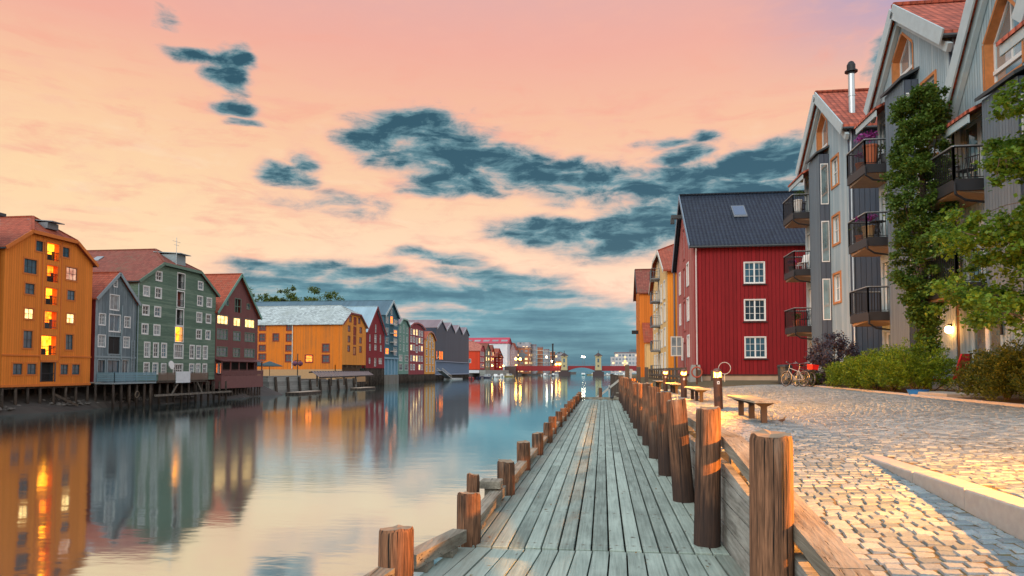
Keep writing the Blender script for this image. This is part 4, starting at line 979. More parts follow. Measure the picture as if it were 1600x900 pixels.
# boats
def boat(x, y, rz, L, hull, label, cabin=True, top=WHITE):
    b = thing('motorboat', label, 'boat', (x, y, WATER_Z), rz, 'moored boats'); n = 10; mb = MB(); W = L * .17
    sec = []
    for i in range(n + 1):
        t = i / n; wv = W * (1 - max(0, (t - .45) / .55) ** 2.2); zs = .75 + .45 * t * t
        sec.append([(t * L - L / 2, -wv, zs), (t * L - L / 2 - .1 * L * t * 0, -wv * .72, -.15), (t * L - L / 2, 0, -.35), (t * L - L / 2, wv * .72, -.15), (t * L - L / 2, wv, zs)])
    for a, c in zip(sec[:-1], sec[1:]):
        for j in range(4): mb.poly([a[j], c[j], c[j + 1], a[j + 1]])
        mb.poly([(a[0][0], a[0][1], a[0][2] - .12), (c[0][0], c[0][1], c[0][2] - .12), (c[4][0], c[4][1], c[4][2] - .12), (a[4][0], a[4][1], a[4][2] - .12)])
    mb.poly(sec[0]); mb.build('hull', hull, b)
    if cabin:
        c0, c1 = -L * .12, L * .2; q = MB().hexa([(c0, -W * .7, .7), (c1 + .5, -W * .6, .8), (c1 + .5, W * .6, .8), (c0, W * .7, .7), (c0 + .2, -W * .6, 1.9), (c1 - .3, -W * .5, 1.85), (c1 - .3, W * .5, 1.85), (c0 + .2, W * .6, 1.9)])
        c = q.build('cabin', top, b); q = MB()
        for s_ in (-1, 1): q.hexa([(c0 + .3, s_ * (W * .66 + .02), 1.2), (c1 - .1, s_ * (W * .57 + .02), 1.2), (c1 - .1, s_ * (W * .55), 1.2), (c0 + .3, s_ * (W * .62), 1.2), (c0 + .35, s_ * (W * .63 + .02), 1.7), (c1 - .3, s_ * (W * .53 + .02), 1.7), (c1 - .3, s_ * (W * .5), 1.7), (c0 + .35, s_ * (W * .6), 1.7)])
        q.build('cabin_window', GLASSB, c)
    q = MB().box(-L / 2 - .35, -L / 2 - .02, -.22, .22, -.1, 1.1); q.build('outboard_motor', IRON, b)
    return b
NAVY = plain('navy_hull', (.02, .04, .09), .3); TEALH = plain('teal_hull', (.05, .25, .3), .3); REDH = plain('red_hull', (.3, .03, .03), .3); YELH = plain('yellow_hull', (.5, .4, .12), .3)
for a in ((-55, 292, 1.8, 7, REDH, 'small open red boat nearest the landing stage', False), (-55.5, 318, 1.5, 8, NAVY, 'open navy boat beside the red one', False), (-56.5, 342, 1.2, 9, NAVY, 'navy motorboat with a white cabin', True), (-58, 356, 1.9, 8, TEALH, 'teal motorboat with a white cabin', True),
          (-56.5, 372, 1.4, 9.5, WHITE, 'largest white motorboat of the moored cluster'), (-56.5, 392, 1.8, 8, WHITE, 'white motorboat between the largest one and the pale yellow boat'), (-54.5, 408, 1.0, 9.5, YELH, 'pale yellow motorboat at the end of the cluster'),
          (-41, 505, 1.2, 9, WHITE, 'white boat under the left span of the bridge'), (-35, 512, .4, 9, WHITE, 'white boat under the left span, closer to the first pier'), (-14.5, 530, 1.57, 12, TEALH, 'teal boat with a tall cabin seen through the middle span'), (-7.5, 560, .2, 10, YELH, 'yellow boat seen through the middle span near the second tower'),
          (4, 520, .3, 10, WHITE, 'white boat under the right span beside the second tower'), (10, 528, .1, 10, WHITE, 'white boat in the middle of the right span'), (16, 522, .5, 10, WHITE, 'white boat under the right span near its bank'), (-32, 458, 1.5, 6, NAVY, 'small dark boat before the first bridge pier')):
    boat(*a[:5], a[5] if isinstance(a[5], str) else '', *(a[6:] if len(a) > 6 else ()))

# ------------------------------------------------------------------ foliage
def leaf_cloud(clusters, size, n_each, seed=1, up=.2, asp=.55):
    r = random.Random(seed); mb = MB(); vs, fs = mb.v, mb.f
    for (cx, cy, cz, rr) in clusters:
        for _ in range(n_each):
            while True:
                x, y, z = r.uniform(-1, 1), r.uniform(-1, 1), r.uniform(-1, 1); q = x * x + y * y + z * z
                if q < 1: break
            k_ = (.35 + .65 * r.random()) / max(.35, math.sqrt(q)) * math.sqrt(q) if q > .01 else 0
            px, py, pz = cx + x * rr * k_ * 1.15, cy + y * rr * k_ * 1.15, cz + z * rr * k_ * .8
            s_ = size * r.uniform(.6, 1.3); a, e = r.uniform(0, 6.283), r.gauss(-.2, .6)
            d = Vector((math.cos(a) * math.cos(e), math.sin(a) * math.cos(e), math.sin(e))); n = Vector((r.gauss(0, .5), r.gauss(0, .5), 1)).normalized(); w = d.cross(n)
            if w.length < .05: continue
            w.normalize(); p = Vector((px, py, pz)); k = len(vs)
            m_ = p + d * s_ * .45 + n * s_ * .06
            vs += [tuple(p), tuple(m_ + w * s_ * asp * .5), tuple(p + d * s_), tuple(m_ - w * s_ * asp * .5)]
            fs.append((k, k + 1, k + 2, k + 3)); mb.m.append(0)
    return mb
BARK = timber('bark', (.13, .10, .075), (.04, .032, .026))
def tree(label, x, y, z, h, rad, seed, leaf, size, ncl, neach, grp, limbs=7):
    r = random.Random(seed); b = thing('tree', label, 'tree', (x, y, z), 0, grp); q = MB(); cl = []
    th = h * .42; q.path([(0, 0, -.2), (r.uniform(-.2, .2), r.uniform(-.2, .2), th * .5), (r.uniform(-.3, .3), 0, th), (0, 0, h * .7)], [h * .03, h * .024, h * .018, h * .008], 7)
    for i in range(limbs):
        a = 6.283 * i / limbs + r.uniform(-.3, .3); z0 = th * r.uniform(.7, 1.25); L = rad * r.uniform(.6, .95); zt = z0 + h * r.uniform(.15, .42)
        e = (math.cos(a) * L, math.sin(a) * L, zt); q.path([(0, 0, z0), (e[0] * .5, e[1] * .5, z0 + (zt - z0) * .65), e], [h * .012, h * .008, h * .003], 5)
        for k in range(ncl // limbs): t = r.uniform(.4, 1.15); cl.append((e[0] * t + r.gauss(0, rad * .18), e[1] * t + r.gauss(0, rad * .18), z0 + (zt - z0) * t + r.gauss(0, h * .07), rad * r.uniform(.14, .3)))
    for k in range(ncl // 2): a = r.uniform(0, 6.283); t = r.random() ** .5; zz = r.random(); cl.append((math.cos(a) * rad * .85 * t, math.sin(a) * rad * .85 * t, h * (.62 + .36 * zz * math.sqrt(1 - .8 * t * t)), rad * r.uniform(.16, .3)))
    q.build('trunk', BARK, b, smooth=True); leaf_cloud(cl, size, neach, seed).build('crown', leaf, b, uv=False)
    return b
LF1 = leafm('far_tree_leaves', (.045, .085, .018), (.16, .20, .03))
tree('broad green tree rising behind the amber warehouse roof', -83.5, 200, 2, 26, 7.0, 3, LF1, .75, 90, 80, 'trees behind the amber warehouse')
tree('lighter round tree to the left behind the amber roof', -92.5, 199, 2, 25, 6, 5, LF1, .75, 80, 70, 'trees behind the amber warehouse')
tree('low tree peeping up beside the maroon roof', -98.5, 196, 2, 22.5, 5.2, 8, LF1, .75, 60, 60, 'trees behind the amber warehouse')
# ------------------------------------------------------------------ quay ground on the near bank
def smooth(a, b, x):
    t = min(1, max(0, (x - a) / (b - a))); return t * t * (3 - 2 * t)
KX0, KX1, KY = 2.84, 3.06, 8.3
def gz(x, y):
    z = .8 + .19 * smooth(3.4, 8.5, x) + .06 * smooth(12, 30, y) * smooth(3, 8, x)
    if x < KX0 + .1 and y < KY: z -= (.072 + .034 * (KX0 - x) / 1.6) * (KY - y)
    return z
def soil(g):
    p = g.n('ShaderNodeTexCoord', out=3); n = g.noise(p, 5, 5); n2 = g.noise(p, 40, 3)
    c = g.mix((n - .5) * 2.5 + .45, (.085, .07, .045), (.19, .145, .075)); c = g.mix(((n - .5) * 2 + (n2 - .5)).ramp(.18, .45) * .7, c, (.06, .09, .025))
    return bsdf(g, c, .95, g.bump(n2, .02, .8), 0, .15)
SOIL = mat('joint_soil', soil)
xs = [1.28, 1.6, 2.0, 2.4, KX0 + .09, KX0 + .11, 3.3, 4, 5, 6, 7, 8, 9, 10, 12, 16, 24, 40, 70]
ys = [-6, -2, 0, 1, 2, 3, 4, 5, 6, 7, 8, KY, 9, 10, 12, 15, 18, 22, 26, 30, 36, 42, 50, 60, 80, 110, 150]
mb = MB(); nx = len(xs)
for y in ys:
    for x in xs: mb.v.append((x, y, gz(x, y) + .004))
for j in range(len(ys) - 1):
    for i in range(nx - 1):
        a = j * nx + i; mb.f.append((a, a + 1, a + 1 + nx, a + nx)); mb.m.append(0)
kind(mb.build('quay_ground', SOIL), 'structure')
def cobble(g):
    r = S(g, g.t.nodes.new('ShaderNodeNewGeometry').outputs['Random Per Island'])
    p = g.n('ShaderNodeTexCoord', out=3); n = g.noise(p, 60, 4); b = g.noise(p, .6, 4)
    c = g.mix(r, (.105, .145, .165), (.25, .305, .325)); n3 = g.noise(p, 160, 2); c = g.scale(c, 1 + (n - .5) * .9 + (b - .5) * .6 + (n3 - .5) * .7)
    return bsdf(g, c, .62, g.bump(n, .006, .8), 0, .4)
rr_ = random.Random(11); mb = MB(); y = 2.6
while y < 36:
    row = rr_.uniform(.092, .112) * (1 if y < 20 else 1.12); x = 1.34 + rr_.uniform(0, .1); ph = y * 1.2
    xe = 8.3 + .5 * (y - 13) / 15
    while x < xe:
        w = rr_.uniform(.10, .155); yy = y + .035 * math.sin(x * 1.7 + ph * .2) + rr_.uniform(-.008, .008)
        if y < KY and x < KX0 - .05 and x + w > KX0 - .055: w = KX0 - .006 - x
        if (KX0 - .005 < x + w and x < KX1 + .005 and yy < KY + .01) or (x < 1.62 and yy < 3.1): x += w; continue
        g0 = .009; h = rr_.uniform(-.004, .004); x0, x1, y0, y1 = x + g0 / 2, x + w - g0 / 2, yy + g0 / 2, yy + row - g0 / 2
        j = lambda: rr_.uniform(-.007, .007); k = len(mb.v); ins = .007
        P = [(x0 + j(), y0 + j()), (x1 + j(), y0 + j()), (x1 + j(), y1 + j()), (x0 + j(), y1 + j())]; cx, cy = (x0 + x1) / 2, (y0 + y1) / 2
        zz = gz(cx, cy); tl = rr_.uniform(-.05, .05); tm = rr_.uniform(-.05, .05)
        sl = (gz(cx, cy + .05) - gz(cx, cy - .05)) / .1 if abs(cx - KX0) > .2 else 0
        for (px, py) in P: mb.v.append((px, py, zz - .03))
        for (px, py) in P: mb.v.append((px, py, zz + h * .5 + sl * (py - cy)))
        for (px, py) in P:
            qx, qy = px + (ins if px < cx else -ins), py + (ins if py < cy else -ins)
            mb.v.append((qx, qy, zz + .012 + h + tl * (qx - cx) + tm * (qy - cy) + sl * (qy - cy)))
        for f in ((0, 1, 5, 4), (1, 2, 6, 5), (2, 3, 7, 6), (3, 0, 4, 7), (4, 5, 9, 8), (5, 6, 10, 9), (6, 7, 11, 10), (7, 4, 8, 11), (8, 9, 10, 11)): mb.f.append(tuple(k + q for q in f)); mb.m.append(0)
        x += w
    y += row
kind(mb.build('cobbled_pavement', mat('granite_setts', cobble), uv=False), 'structure')
# grass and moss tufts in the joints, dry leaves
mb = MB()
for i in range(1500):
    x, y = rr_.uniform(1.35, 8.6), 3 + 31 * rr_.random() ** 1.3
    for k in range(3):
        a = rr_.uniform(0, 6.28); s_ = rr_.uniform(.012, .035); z = gz(x, y) + .002
        mb.poly([(x, y, z), (x + .006, y + .006, z), (x + math.cos(a) * s_ * .6, y + math.sin(a) * s_ * .6, z + s_)])
kind(mb.build('joint_grass', leafm('joint_grass_blades', (.10, .13, .02), (.28, .20, .05)), uv=False), 'stuff')
GRAN = plain('kerb_granite', (.36, .34, .31), .8, var=.25, scale=14)
mb = MB()
for i, y in enumerate((8.3, 7.0, 6.05, 5.15, 4.3, 3.4, 2.5, 1.5)):
    y1 = (7.0, 6.05, 5.15, 4.3, 3.4, 2.5, 1.5, .5)[i]
    mb.rbox(KX0 + rnd.uniform(-.004, .004), KX1, y1 + .006, y - .006, .2, .815 + rnd.uniform(-.002, .002), .012)
kind(mb.build('ramp_kerb', GRAN), 'structure')
mb = MB(); y = 12.0
while y < 36:
    L = rnd.uniform(.8, 1.4); x = 8.35 + .5 * (y - 13) / 15
    mb.rbox(x + rnd.uniform(-.02, .02), x + .14, y, y + L - .015, .7, gz(x, y) + .07, .015); y += L
kind(mb.build('bed_kerb', GRAN), 'structure')
mb = MB(); 
for (a, b_) in zip(range(6, 41, 2), range(8, 43, 2)):
    xa, xb = 8.49 + .5 * (a - 13) / 15, 8.49 + .5 * (b_ - 13) / 15
    mb.poly([(xa, a, gz(xa, a) + .04), (11.6, a, 1.12), (11.6, b_, 1.12), (xb, b_, gz(xb, b_) + .04)])
kind(mb.build('planting_bed_soil', plain('bark_mulch', (.075, .045, .025), .95, var=.6, scale=9)), 'structure')

# ------------------------------------------------------------------ near bank: red, yellow, orange warehouses
RIGHTG = 'old warehouses on the near bank'
REDB = boards('falu_red_boards', (.215, .010, .013), .27, weather=.5, var=.12, blotch=.5, bump=.035)
REDG_ = boards('faded_red_boards', (.42, .10, .085), .22, weather=.5, grey=(.45, .24, .2), blotch=.4)
b = thing('red_warehouse', 'deep red boarded warehouse with a dark tiled roof and three white windows', 'warehouse', (6.6, 64, .8), RIGHT, RIGHTG)
w, dp = 12.0, 9.6
SW = [(3.52, 7.23, 4.88, 8.69), (3.5, 4.55, 4.89, 6.0), (3.5, 1.89, 4.89, 3.32)]
G_ = [(2.2, 7.5, 3.1, 9.2), (2.2, 4.9, 3.1, 6.5), (7.7, 7.6, 8.8, 9.2), (7.7, 4.9, 8.8, 6.5), (7.6, 2.1, 8.8, 3.6), (3.6, 1.9, 4.7, 3.5)]
D_ = [(5.2, 10.0, 6.4, 12.4), (5.1, 6.9, 6.5, 9.2), (5.1, 4.2, 6.5, 6.5), (5.0, .5, 6.5, 3.2)]
body(b, w, dp, [(0, .65), (w, .65), (w, 10.1), (w / 2, 15.0), (0, 10.1)], G_ + D_, REDG_, REDB, SW, zb=.65, near='right')
nf = near_right_fr(w)
for i, r in enumerate(SW):
    window(b, nf, r, WHITE, .06, WHITE, (4, 3), [GLASSB, GLASS, GLASSB][i], .05, .04, .05, .028, sc=True)
q = MB().hexa([nf(3.52, 7.25, .03), nf(4.16, 7.25, .03), nf(4.16, 7.25, .07), nf(3.52, 7.25, .07), nf(3.52, 8.67, .03), nf(4.16, 8.67, .03), nf(4.16, 8.67, .07), nf(3.52, 8.67, .07)])
for r in SW: MB().fbox(nf, r[0] - .16, r[2] + .16, r[1] - .17, r[1] - .104, -.1, 0).build('window_ledge', plain('black_ledge', (.02, .02, .022), .5), b)
for r in G_: window(b, fr, r, WHITE, .12, WHITE, (2, 2), GLASSL, .06, .05, .08, .05)
for r in D_: window(b, fr, r, plain('faded_red_trim', (.34, .07, .06), .6), .1, REDG_, (2, 1), plain('grey_shutter', (.24, .25, .27), .6), .05, .04, .08, .04)
MB().box(.02, w - .02, .02, dp, -.3, .65).build('foundation', plain('foundation_stone', (.42, .31, .22), .9, var=.35, scale=1.2), b)
MB().box(-.04, w + .04, -.05, dp, .6, .68).build('base_board', plain('tar_board', (.03, .02, .02), .7), b)
rf = gable_roof(b, w, dp, 10.1, 15.0, .42, .35, tiles('black_roof_tiles', (.013, .020, .034), .27, .40, rough=.5, gloss=.25, bump=.09), t=.2, barge=plain('steel_blue_barge', (.16, .23, .30), .5), bw=.34)
k = 4.9 / 6
for (u0, u1, y0, y1) in ((7.9, 9.2, 3.35, 4.35),):
    z0, z1 = 15.0 - (u0 - 6) * k + .24, 15.0 - (u1 - 6) * k + .24
    MB().hexa([(u0, y0, z0), (u1, y0, z1), (u1, y1, z1), (u0, y1, z0), (u0, y0, z0 + .1), (u1, y0, z1 + .1), (u1, y1, z1 + .1), (u0, y1, z0 + .1)]).build('skylight', [GREYMETAL], rf)
    MB().poly([(u0 + .1, y0 + .08, z0 - .1 * k + .11), (u1 - .1, y0 + .08, z1 + .1 * k + .11), (u1 - .1, y1 - .08, z1 + .1 * k + .11), (u0 + .1, y1 - .08, z0 - .1 * k + .11)]).build('skylight_pane', plain('skylight_glass', (.30, .42, .48), .05, .9, .05), rf)
MB().tube((w + .4, -.35, 9.85), (w + .4, dp, 9.85), .08, n=6).build('gutter', DTRIM, rf)
MB().path([(w + .35, .1, 9.8), (w + .1, .12, 9.3), (w + .1, .12, 1.1), (w + .25, .0, .7)], .06, 8).build('downpipe', plain('pale_pink_pipe', (.52, .44, .42), .5), b)
q = MB(); q.box(5.6, 6.0, -1.0, 0, 13.3, 13.6); q.box(5.65, 5.95, -1.05, -.75, 12.9, 13.3); q.build('hoist_beam', DTRIM, b)
# dormer-like return of the red roof behind the grey flats
MB().box(w - 6, w - .2, dp, dp + 4, .0, 11.5).build('rear_wing', REDB, b)
b = thing('concrete_block', 'pale tapered concrete block at the foot of the red warehouse downpipe', 'block', (6.45, 50.9, .8)); MB().hexa([(-.45, -.5, 0), (.45, -.5, 0), (.45, .5, 0), (-.45, .5, 0), (-.25, -.3, 1.35), (.3, -.3, 1.35), (.3, .3, 1.35), (-.25, .3, 1.35)]).build('block', CONC, b)
b = thing('open_shutter', 'white framed window casement standing open at the corner of the red warehouse', 'window', (6.3, 57.5, 2.9)); q = MB()
for a in ((-.9, 0, 0, .08), (-.9, 0, 1.5, 1.58)): q.box(a[0], a[1], -.03, .03, a[2], a[3])
for x in (-.9, -.48, -.08): q.box(x, x + .08, -.032, .032, .0, 1.58)
q.box(-.85, 0, -.028, .028, .75, .81); q.build('sash', CREAMW, b); MB().box(-.87, -.04, -.01, .01, .05, 1.55).build('pane', GLASSL, b)

YB = boards('cream_yellow_boards', (.80, .52, .22), .22, weather=.25, blotch=.2)
b = thing('cream_warehouse', 'cream yellow warehouse with an orange side wall, red roof and many balconies', 'warehouse', (6.0, 86, .8), RIGHT, RIGHTG)
w = 19.5; wl = []
for z in (1.0, 3.4, 5.8, 8.0):
    for u in (2.2, 6.0, 12.2, 15.8): wl.append((u, z, u + 1.3, z + 1.6))
wd = [(9.0, z, 10.6, z + 2.0) for z in (.6, 3.2, 5.8, 8.4, 10.8)]
body(b, w, 14, gable_outline(w, 0, 10.3, 14.6, hipz=13.0), wl + wd, YB, boards('orange_side_boards', (.78, .27, .03), .25, weather=.25), near='right')
for i, r in enumerate(wl): window(b, fr, r, WHITE, .14, WHITE, (2, 2), [GLASSL, GLASSB][i % 2], .06, .05, .1, .06)
for r in wd:
    window(b, fr, r, CREAMW, .12, CREAMW, (2, 1), GLASSB, .06, .05, .1, .06)
    q = MB().box(r[0] - .4, r[2] + .4, -.9, 0, r[1] - .25, r[1] - .1).build('balcony', GREYMETAL, b); rail(q, [(r[0] - .4, -.02, r[1] - .1), (r[0] - .4, -.88, r[1] - .1), (r[2] + .4, -.88, r[1] - .1), (r[2] + .4, -.02, r[1] - .1)], 1.0, GREYMETAL, .2)
gable_roof(b, w, 14, 10.3, 14.6, .35, .4, TILE_R, hipz=13.0, hipy=2.6, barge=CREAMW, bw=.35)
MB().tube((w + .08, .6, .3), (w + .08, .6, 10.2), .07, n=6).build('downpipe', GREYMETAL, b)
q = MB().box(w + .03, w + .5, 1.0, 2.0, .2, 2.2).build('meter_cabinet', GREYMETAL, b)
b = thing('rust_orange_warehouse', 'rust orange warehouse with a red tiled roof farthest along the near bank', 'warehouse', (4.9, 105, .8), RIGHT, RIGHTG)
body(b, 10, 16, [(0, 0), (10, 0), (10, 11.4), (5, 15.0), (0, 11.4)], [(2, 3 + k * 3, 3.2, 4.6 + k * 3) for k in range(3)], boards('rust_orange_boards', (.62, .17, .02), .3, weather=.3), near='right')
gable_roof(b, 10, 16, 11.4, 15.0, .3, .35, TILE_B, barge=DTRIM)
q = MB().box(10, 13.5, .6, 4.2, 0, 4.4).build('annex', YB, b); MB().slab([(13.8, .3, 4.5), (13.8, 4.4, 4.5), (9.95, 4.4, 7.2), (9.95, .3, 7.2)], .15).build('annex_roof', TILE_R, b)
MB().tube((10.1, 2.0, 7.3), (10.1, 2.0, 11.4), .09, n=6).build('downpipe', IRON, b); 
q = MB().box(6, 6.4, -.9, 0, 6.0, 6.5); q.build('wall_lamp_bracket', IRON, b)

# ------------------------------------------------------------------ grey gabled flats
GREYB = boards('silver_grey_boards', (.33, .43, .47), .15, weather=.6, grey=(.47, .53, .53), blotch=.35, var=.06, bump=.03)
GREYF = boards('silver_grey_flush_boards', (.38, .46, .47), .12, weather=.5, blotch=.3, var=.03, groove=.75)
DGREY = boards('charcoal_side_boards', (.078, .098, .13), .24, weather=.4, blotch=.3, bump=.03)
ORW = plain('orange_oak', (.50, .19, .06), .55, var=.3, scale=8)
FASC = plain('silver_fascia', (.42, .51, .53), .55)
TILE_O = tiles('orange_red_pantiles', (.42, .10, .055), .26, .34, .28, bump=.14)
SOFF = plain('balcony_soffit', (.33, .24, .16), .6)
FLATS = 'grey gabled flats along the quay'
def poly_window(parent, fr, pts, casing, um, name='gable_window', bars=True, depth=.28):
    c = (sum(p[0] for p in pts) / len(pts), sum(p[1] for p in pts) / len(pts)); mb = MB()
    for (a, b_) in zip(pts, pts[1:] + pts[:1]):
        n = Vector((b_[1] - a[1], -(b_[0] - a[0]), 0)).normalized() * .10; i_ = n * -.06
        mb.poly([fr(a[0] + i_.x, a[1] + i_.y, -.012), fr(b_[0] + i_.x, b_[1] + i_.y, -.012), fr(b_[0] + i_.x, b_[1] + i_.y, depth), fr(a[0] + i_.x, a[1] + i_.y, depth)])
        mb.poly([fr(*a, -.02), fr(*b_, -.02), fr(b_[0] + n.x, b_[1] + n.y, -.02), fr(a[0] + n.x, a[1] + n.y, -.02)])
    o = mb.build(name, casing, parent)
    mb = MB()
    for (a, b_) in zip(pts, pts[1:] + pts[:1]):
        A, B = Vector((a[0], a[1], 0)), Vector((b_[0], b_[1], 0)); t = (B - A).normalized(); n = Vector((-t.y, t.x, 0)) * .07
        mb.hexa([fr(A.x, A.y, depth - .03), fr(B.x, B.y, depth - .03), fr(B.x, B.y, depth + .03), fr(A.x, A.y, depth + .03), fr(A.x + n.x, A.y + n.y, depth - .03), fr(B.x + n.x, B.y + n.y, depth - .03), fr(B.x + n.x, B.y + n.y, depth + .03), fr(A.x + n.x, A.y + n.y, depth + .03)])
    z0 = min(p[1] for p in pts); u0, u1 = min(p[0] for p in pts), max(p[0] for p in pts); zm = z0 + .42
    mb.fbox(fr, u0, u1, zm, zm + .12, depth - .06, depth + .02); mb.fbox(fr, um - .035, um + .035, zm + .12, max(p[1] for p in pts), depth - .03, depth + .02) if bars else None
    mb.build('sash', WHITE, o)
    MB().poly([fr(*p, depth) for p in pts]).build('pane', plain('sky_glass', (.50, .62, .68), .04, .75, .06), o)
    return o
SKYG = glass('balcony_door_glass', (.12, .20, .22), 1.0, 2.2, .05)
def balcony(parent, u0, u1, dep, zr, slab_m=IRON, dark=True):
    """slab, boxed edge, soffit, curved drain pipe and railing; zr = handrail height"""
    zf = zr - 1.02
    q = MB().box(u0, u1, -dep, 0, zf - .16, zf); q.box(u0, u1, -dep - .02, -dep + .05, zf - .3, zf + .05); q.box(u1 - .05, u1 + .02, -dep, 0, zf - .3, zf + .05); q.box(u0 - .02, u0 + .05, -dep, 0, zf - .3, zf + .05)
    o = q.build('balcony', GREYMETAL if not dark else plain('charcoal_steel', (.035, .037, .042), .5, .3), parent)
    MB().poly([(u0, -dep + .05, zf - .17), (u1 - .05, -dep + .05, zf - .17), (u1 - .05, 0, zf - .17), (u0, 0, zf - .17)]).hexa([(u0 + .05, -dep + .06, zf - .42), (u1 - .06, -dep + .06, zf - .30), (u1 - .06, -.02, zf - .42), (u0 + .05, -.02, zf - .42), (u0 + .05, -dep + .06, zf - .18), (u1 - .06, -dep + .06, zf - .18), (u1 - .06, -.02, zf - .18), (u0 + .05, -.02, zf - .18)]).build('soffit', SOFF, o)
    pts = [(u0 + .02, -.02, zf), (u0 + .02, -dep, zf), (u1 - .02, -dep, zf), (u1 - .02, -.02, zf)]
    rail(o, pts, 1.0, IRON, .11, 'railing', .05, top=.04)
    q = MB()
    for a, b_ in zip(pts[:-1], pts[1:]): q.beam(Vector(a) + Vector((0, 0, 1.03)), Vector(b_) + Vector((0, 0, 1.03)), .10, .035)
    q.build('handrail', STEEL, o)
    MB().path([(u1 + .06, -dep - .02, zf - .1), (u1 + .07, -dep - .02, zf - .42), (u1 + .08, -dep * .8, zf - .6), (u1 + .08, -.12, zf - .72), (u1 + .08, -.08, zf - 1.5)], .04, 6).build('drain_pipe', IRON, o)
    return o
def patio_door(parent, u0, u1, z0, z1, orange=False):
    window(parent, front_fr(), (u0, z0, u1, z1), ORW if orange else FASC, .12, WHITE, (2, 1), SKYG, .1, .03, .09, .05, name='balcony_door', sc=True)
def flats(label, loc, w, ze, zr, uc, storeys, zg, bay, gw, wins, bal, dep, doors, d=10, catslide=None, ground_door=True, rail_rows=()):
    b = thing('grey_flats', label, 'apartment house', loc, RIGHT, FLATS)
    holes = [tuple(gw)] + [r for r in wins] + [r for r in doors]
    body(b, w, d, [(0, 0), (w, 0), (w, ze), (uc, zr), (0, ze)], holes, GREYB, DGREY, near='right', reveal=.16)
    poly_window(b, front_fr(), gw, ORW, uc)
    for r in wins: window(b, front_fr(), r, ORW, .11, WHITE, (2, 2), SKYG, .1, .04, .08, .035)
    for r in doors: patio_door(b, *[r[0], r[2], r[1], r[3]])
    k1 = (zr - ze) / uc; k2 = (zr - ze) / (w - uc)
    rf = gable_roof(b, w, d, ze, zr, .30, .32, TILE_O, t=.2, barge=FASC, bw=.5, uc=uc, gutter=DTRIM)
    # inner bargeboard
    q = MB(); q.beam((-.28, -.10, ze - .28 * k1 - .40), (uc, -.10, zr - .40), .16, .28); q.beam((uc, -.105, zr - .40), (w + .28, -.105, ze - .28 * k2 - .40), .16, .28); q.build('soffit_board', FASC, rf)
    u0, u1, zb, zt = bay      # projecting box bay with lean-to hood
    q = MB().box(u0, u1, -.5, 0, zb, zt); q.build('bay', DGREY, b)
    MB().slab([(u0 - .12, -.66, zt), (u1 + .12, -.66, zt), (u1 + .12, .0, zt + .34), (u0 - .12, 0, zt + .34)], .10).build('bay_hood', DTRIM, b)
    bf = frame((u1, -.5, 0), (0, 1, 0), (-1, 0, 0))
    z = zt - .5
    while z - 2.2 > zb:
        o = MB(); o.fbox(bf, .06, .44, z - 2.1, z, -.03, 0); o = o.build('bay_window', WHITE, b)
        MB().fbox(bf, .1, .40, z - 2.05, z - .05, -.036, -.031).build('pane', SKYG, o); z -= 2.95
    q = MB(); q.box(u0 - .005, u1 + .005, -.52, -.5, zb, zt)
    q.build('bay_front', boards('bay_boards', (.14, .18, .21), .15, weather=.5, blotch=.3), b)
    # small tiled eyebrow over the balcony column and its posts
    q = MB().slab([(-.25, -.85, ze - 1.0), (u0 - .2, -.85, ze - 1.0), (u0 - .2, 0, ze - .55), (-.25, 0, ze - .55)], .1); q.build('eyebrow_roof', TILE_O, b)
    MB().box(-.2, u0 - .25, -.80, -.74, ze - 1.25, ze - 1.0).build('eyebrow_board', FASC, b)
    for zr_ in bal: balcony(b, *rail_rows, dep, zr_ - zg)
    MB().tube((w + .06, .12, 0), (w + .06, .12, ze), .05, n=6).build('downpipe', STEEL, b)
    MB().box(-.02, w + .02, -.03, 0, -.3, .25).build('base_plinth', CONC, b)
    return b
zg = 1.1
def gwin(uc, z0, z1, zt, hw, asym=.0): return [(uc - hw, z0), (uc + hw, z0), (uc + hw, z1), (uc + asym, zt), (uc - hw, z1)]
h1 = flats('grey gabled flats next to the red warehouse, steel flue on the roof', (11.5, 41.7, zg), 7.2, 12.2, 15.1, 3.4, 4, zg, (2.75, 4.45, .9, 11.7), gwin(3.4, 12.05, 13.45, 14.15, .85),
           [(4.85, z, 5.85, z + 1.35) for z in (9.85, 6.95, 4.05)], (11.3, 8.2, 5.12), 1.2, [(.45, zz - 1.0 - zg, 2.0, zz + 1.15 - zg) for zz in (11.3, 8.2, 5.12)] + [(.45, .1, 2.0, 2.2)], rail_rows=(.1, 2.2))
h2 = flats('middle grey gabled flats behind the ivy column, charcoal side wall towards the taller neighbour', (11.5, 30.9, zg), 6.2, 11.9, 14.55, 2.6, 4, zg, (2.2, 3.9, .9, 11.3), gwin(2.6, 11.75, 12.85, 13.6, .88),
           [(4.2, z, 5.2, z + 1.35) for z in (9.6, 6.7, 3.8)], (10.85, 7.95, 5.02), 1.2, [(.3, zz - 1.0 - zg, 1.75, zz + 1.15 - zg) for zz in (10.85, 7.95, 5.02)] + [(.3, .1, 1.75, 2.2)], rail_rows=(-.1, 1.95))
h3 = flats('grey gabled flats half hidden by the overhanging tree, lamp beside its ground door', (11.5, 24.5, zg), 7.2, 9.2, 13.2, 2.9, 3, zg, (2.75, 4.5, 2.4, 8.5), gwin(2.9, 9.1, 10.5, 11.6, .95),
           [(4.9, z, 5.9, z + 1.35) for z in (6.9, 4.0)], (8.36, 5.3), 1.2, [(.45, zz - 1.0 - zg, 2.3, zz + 1.2 - zg) for zz in (8.36, 5.3)] + [(.6, .1, 2.4, 2.3)], rail_rows=(.3, 2.5))
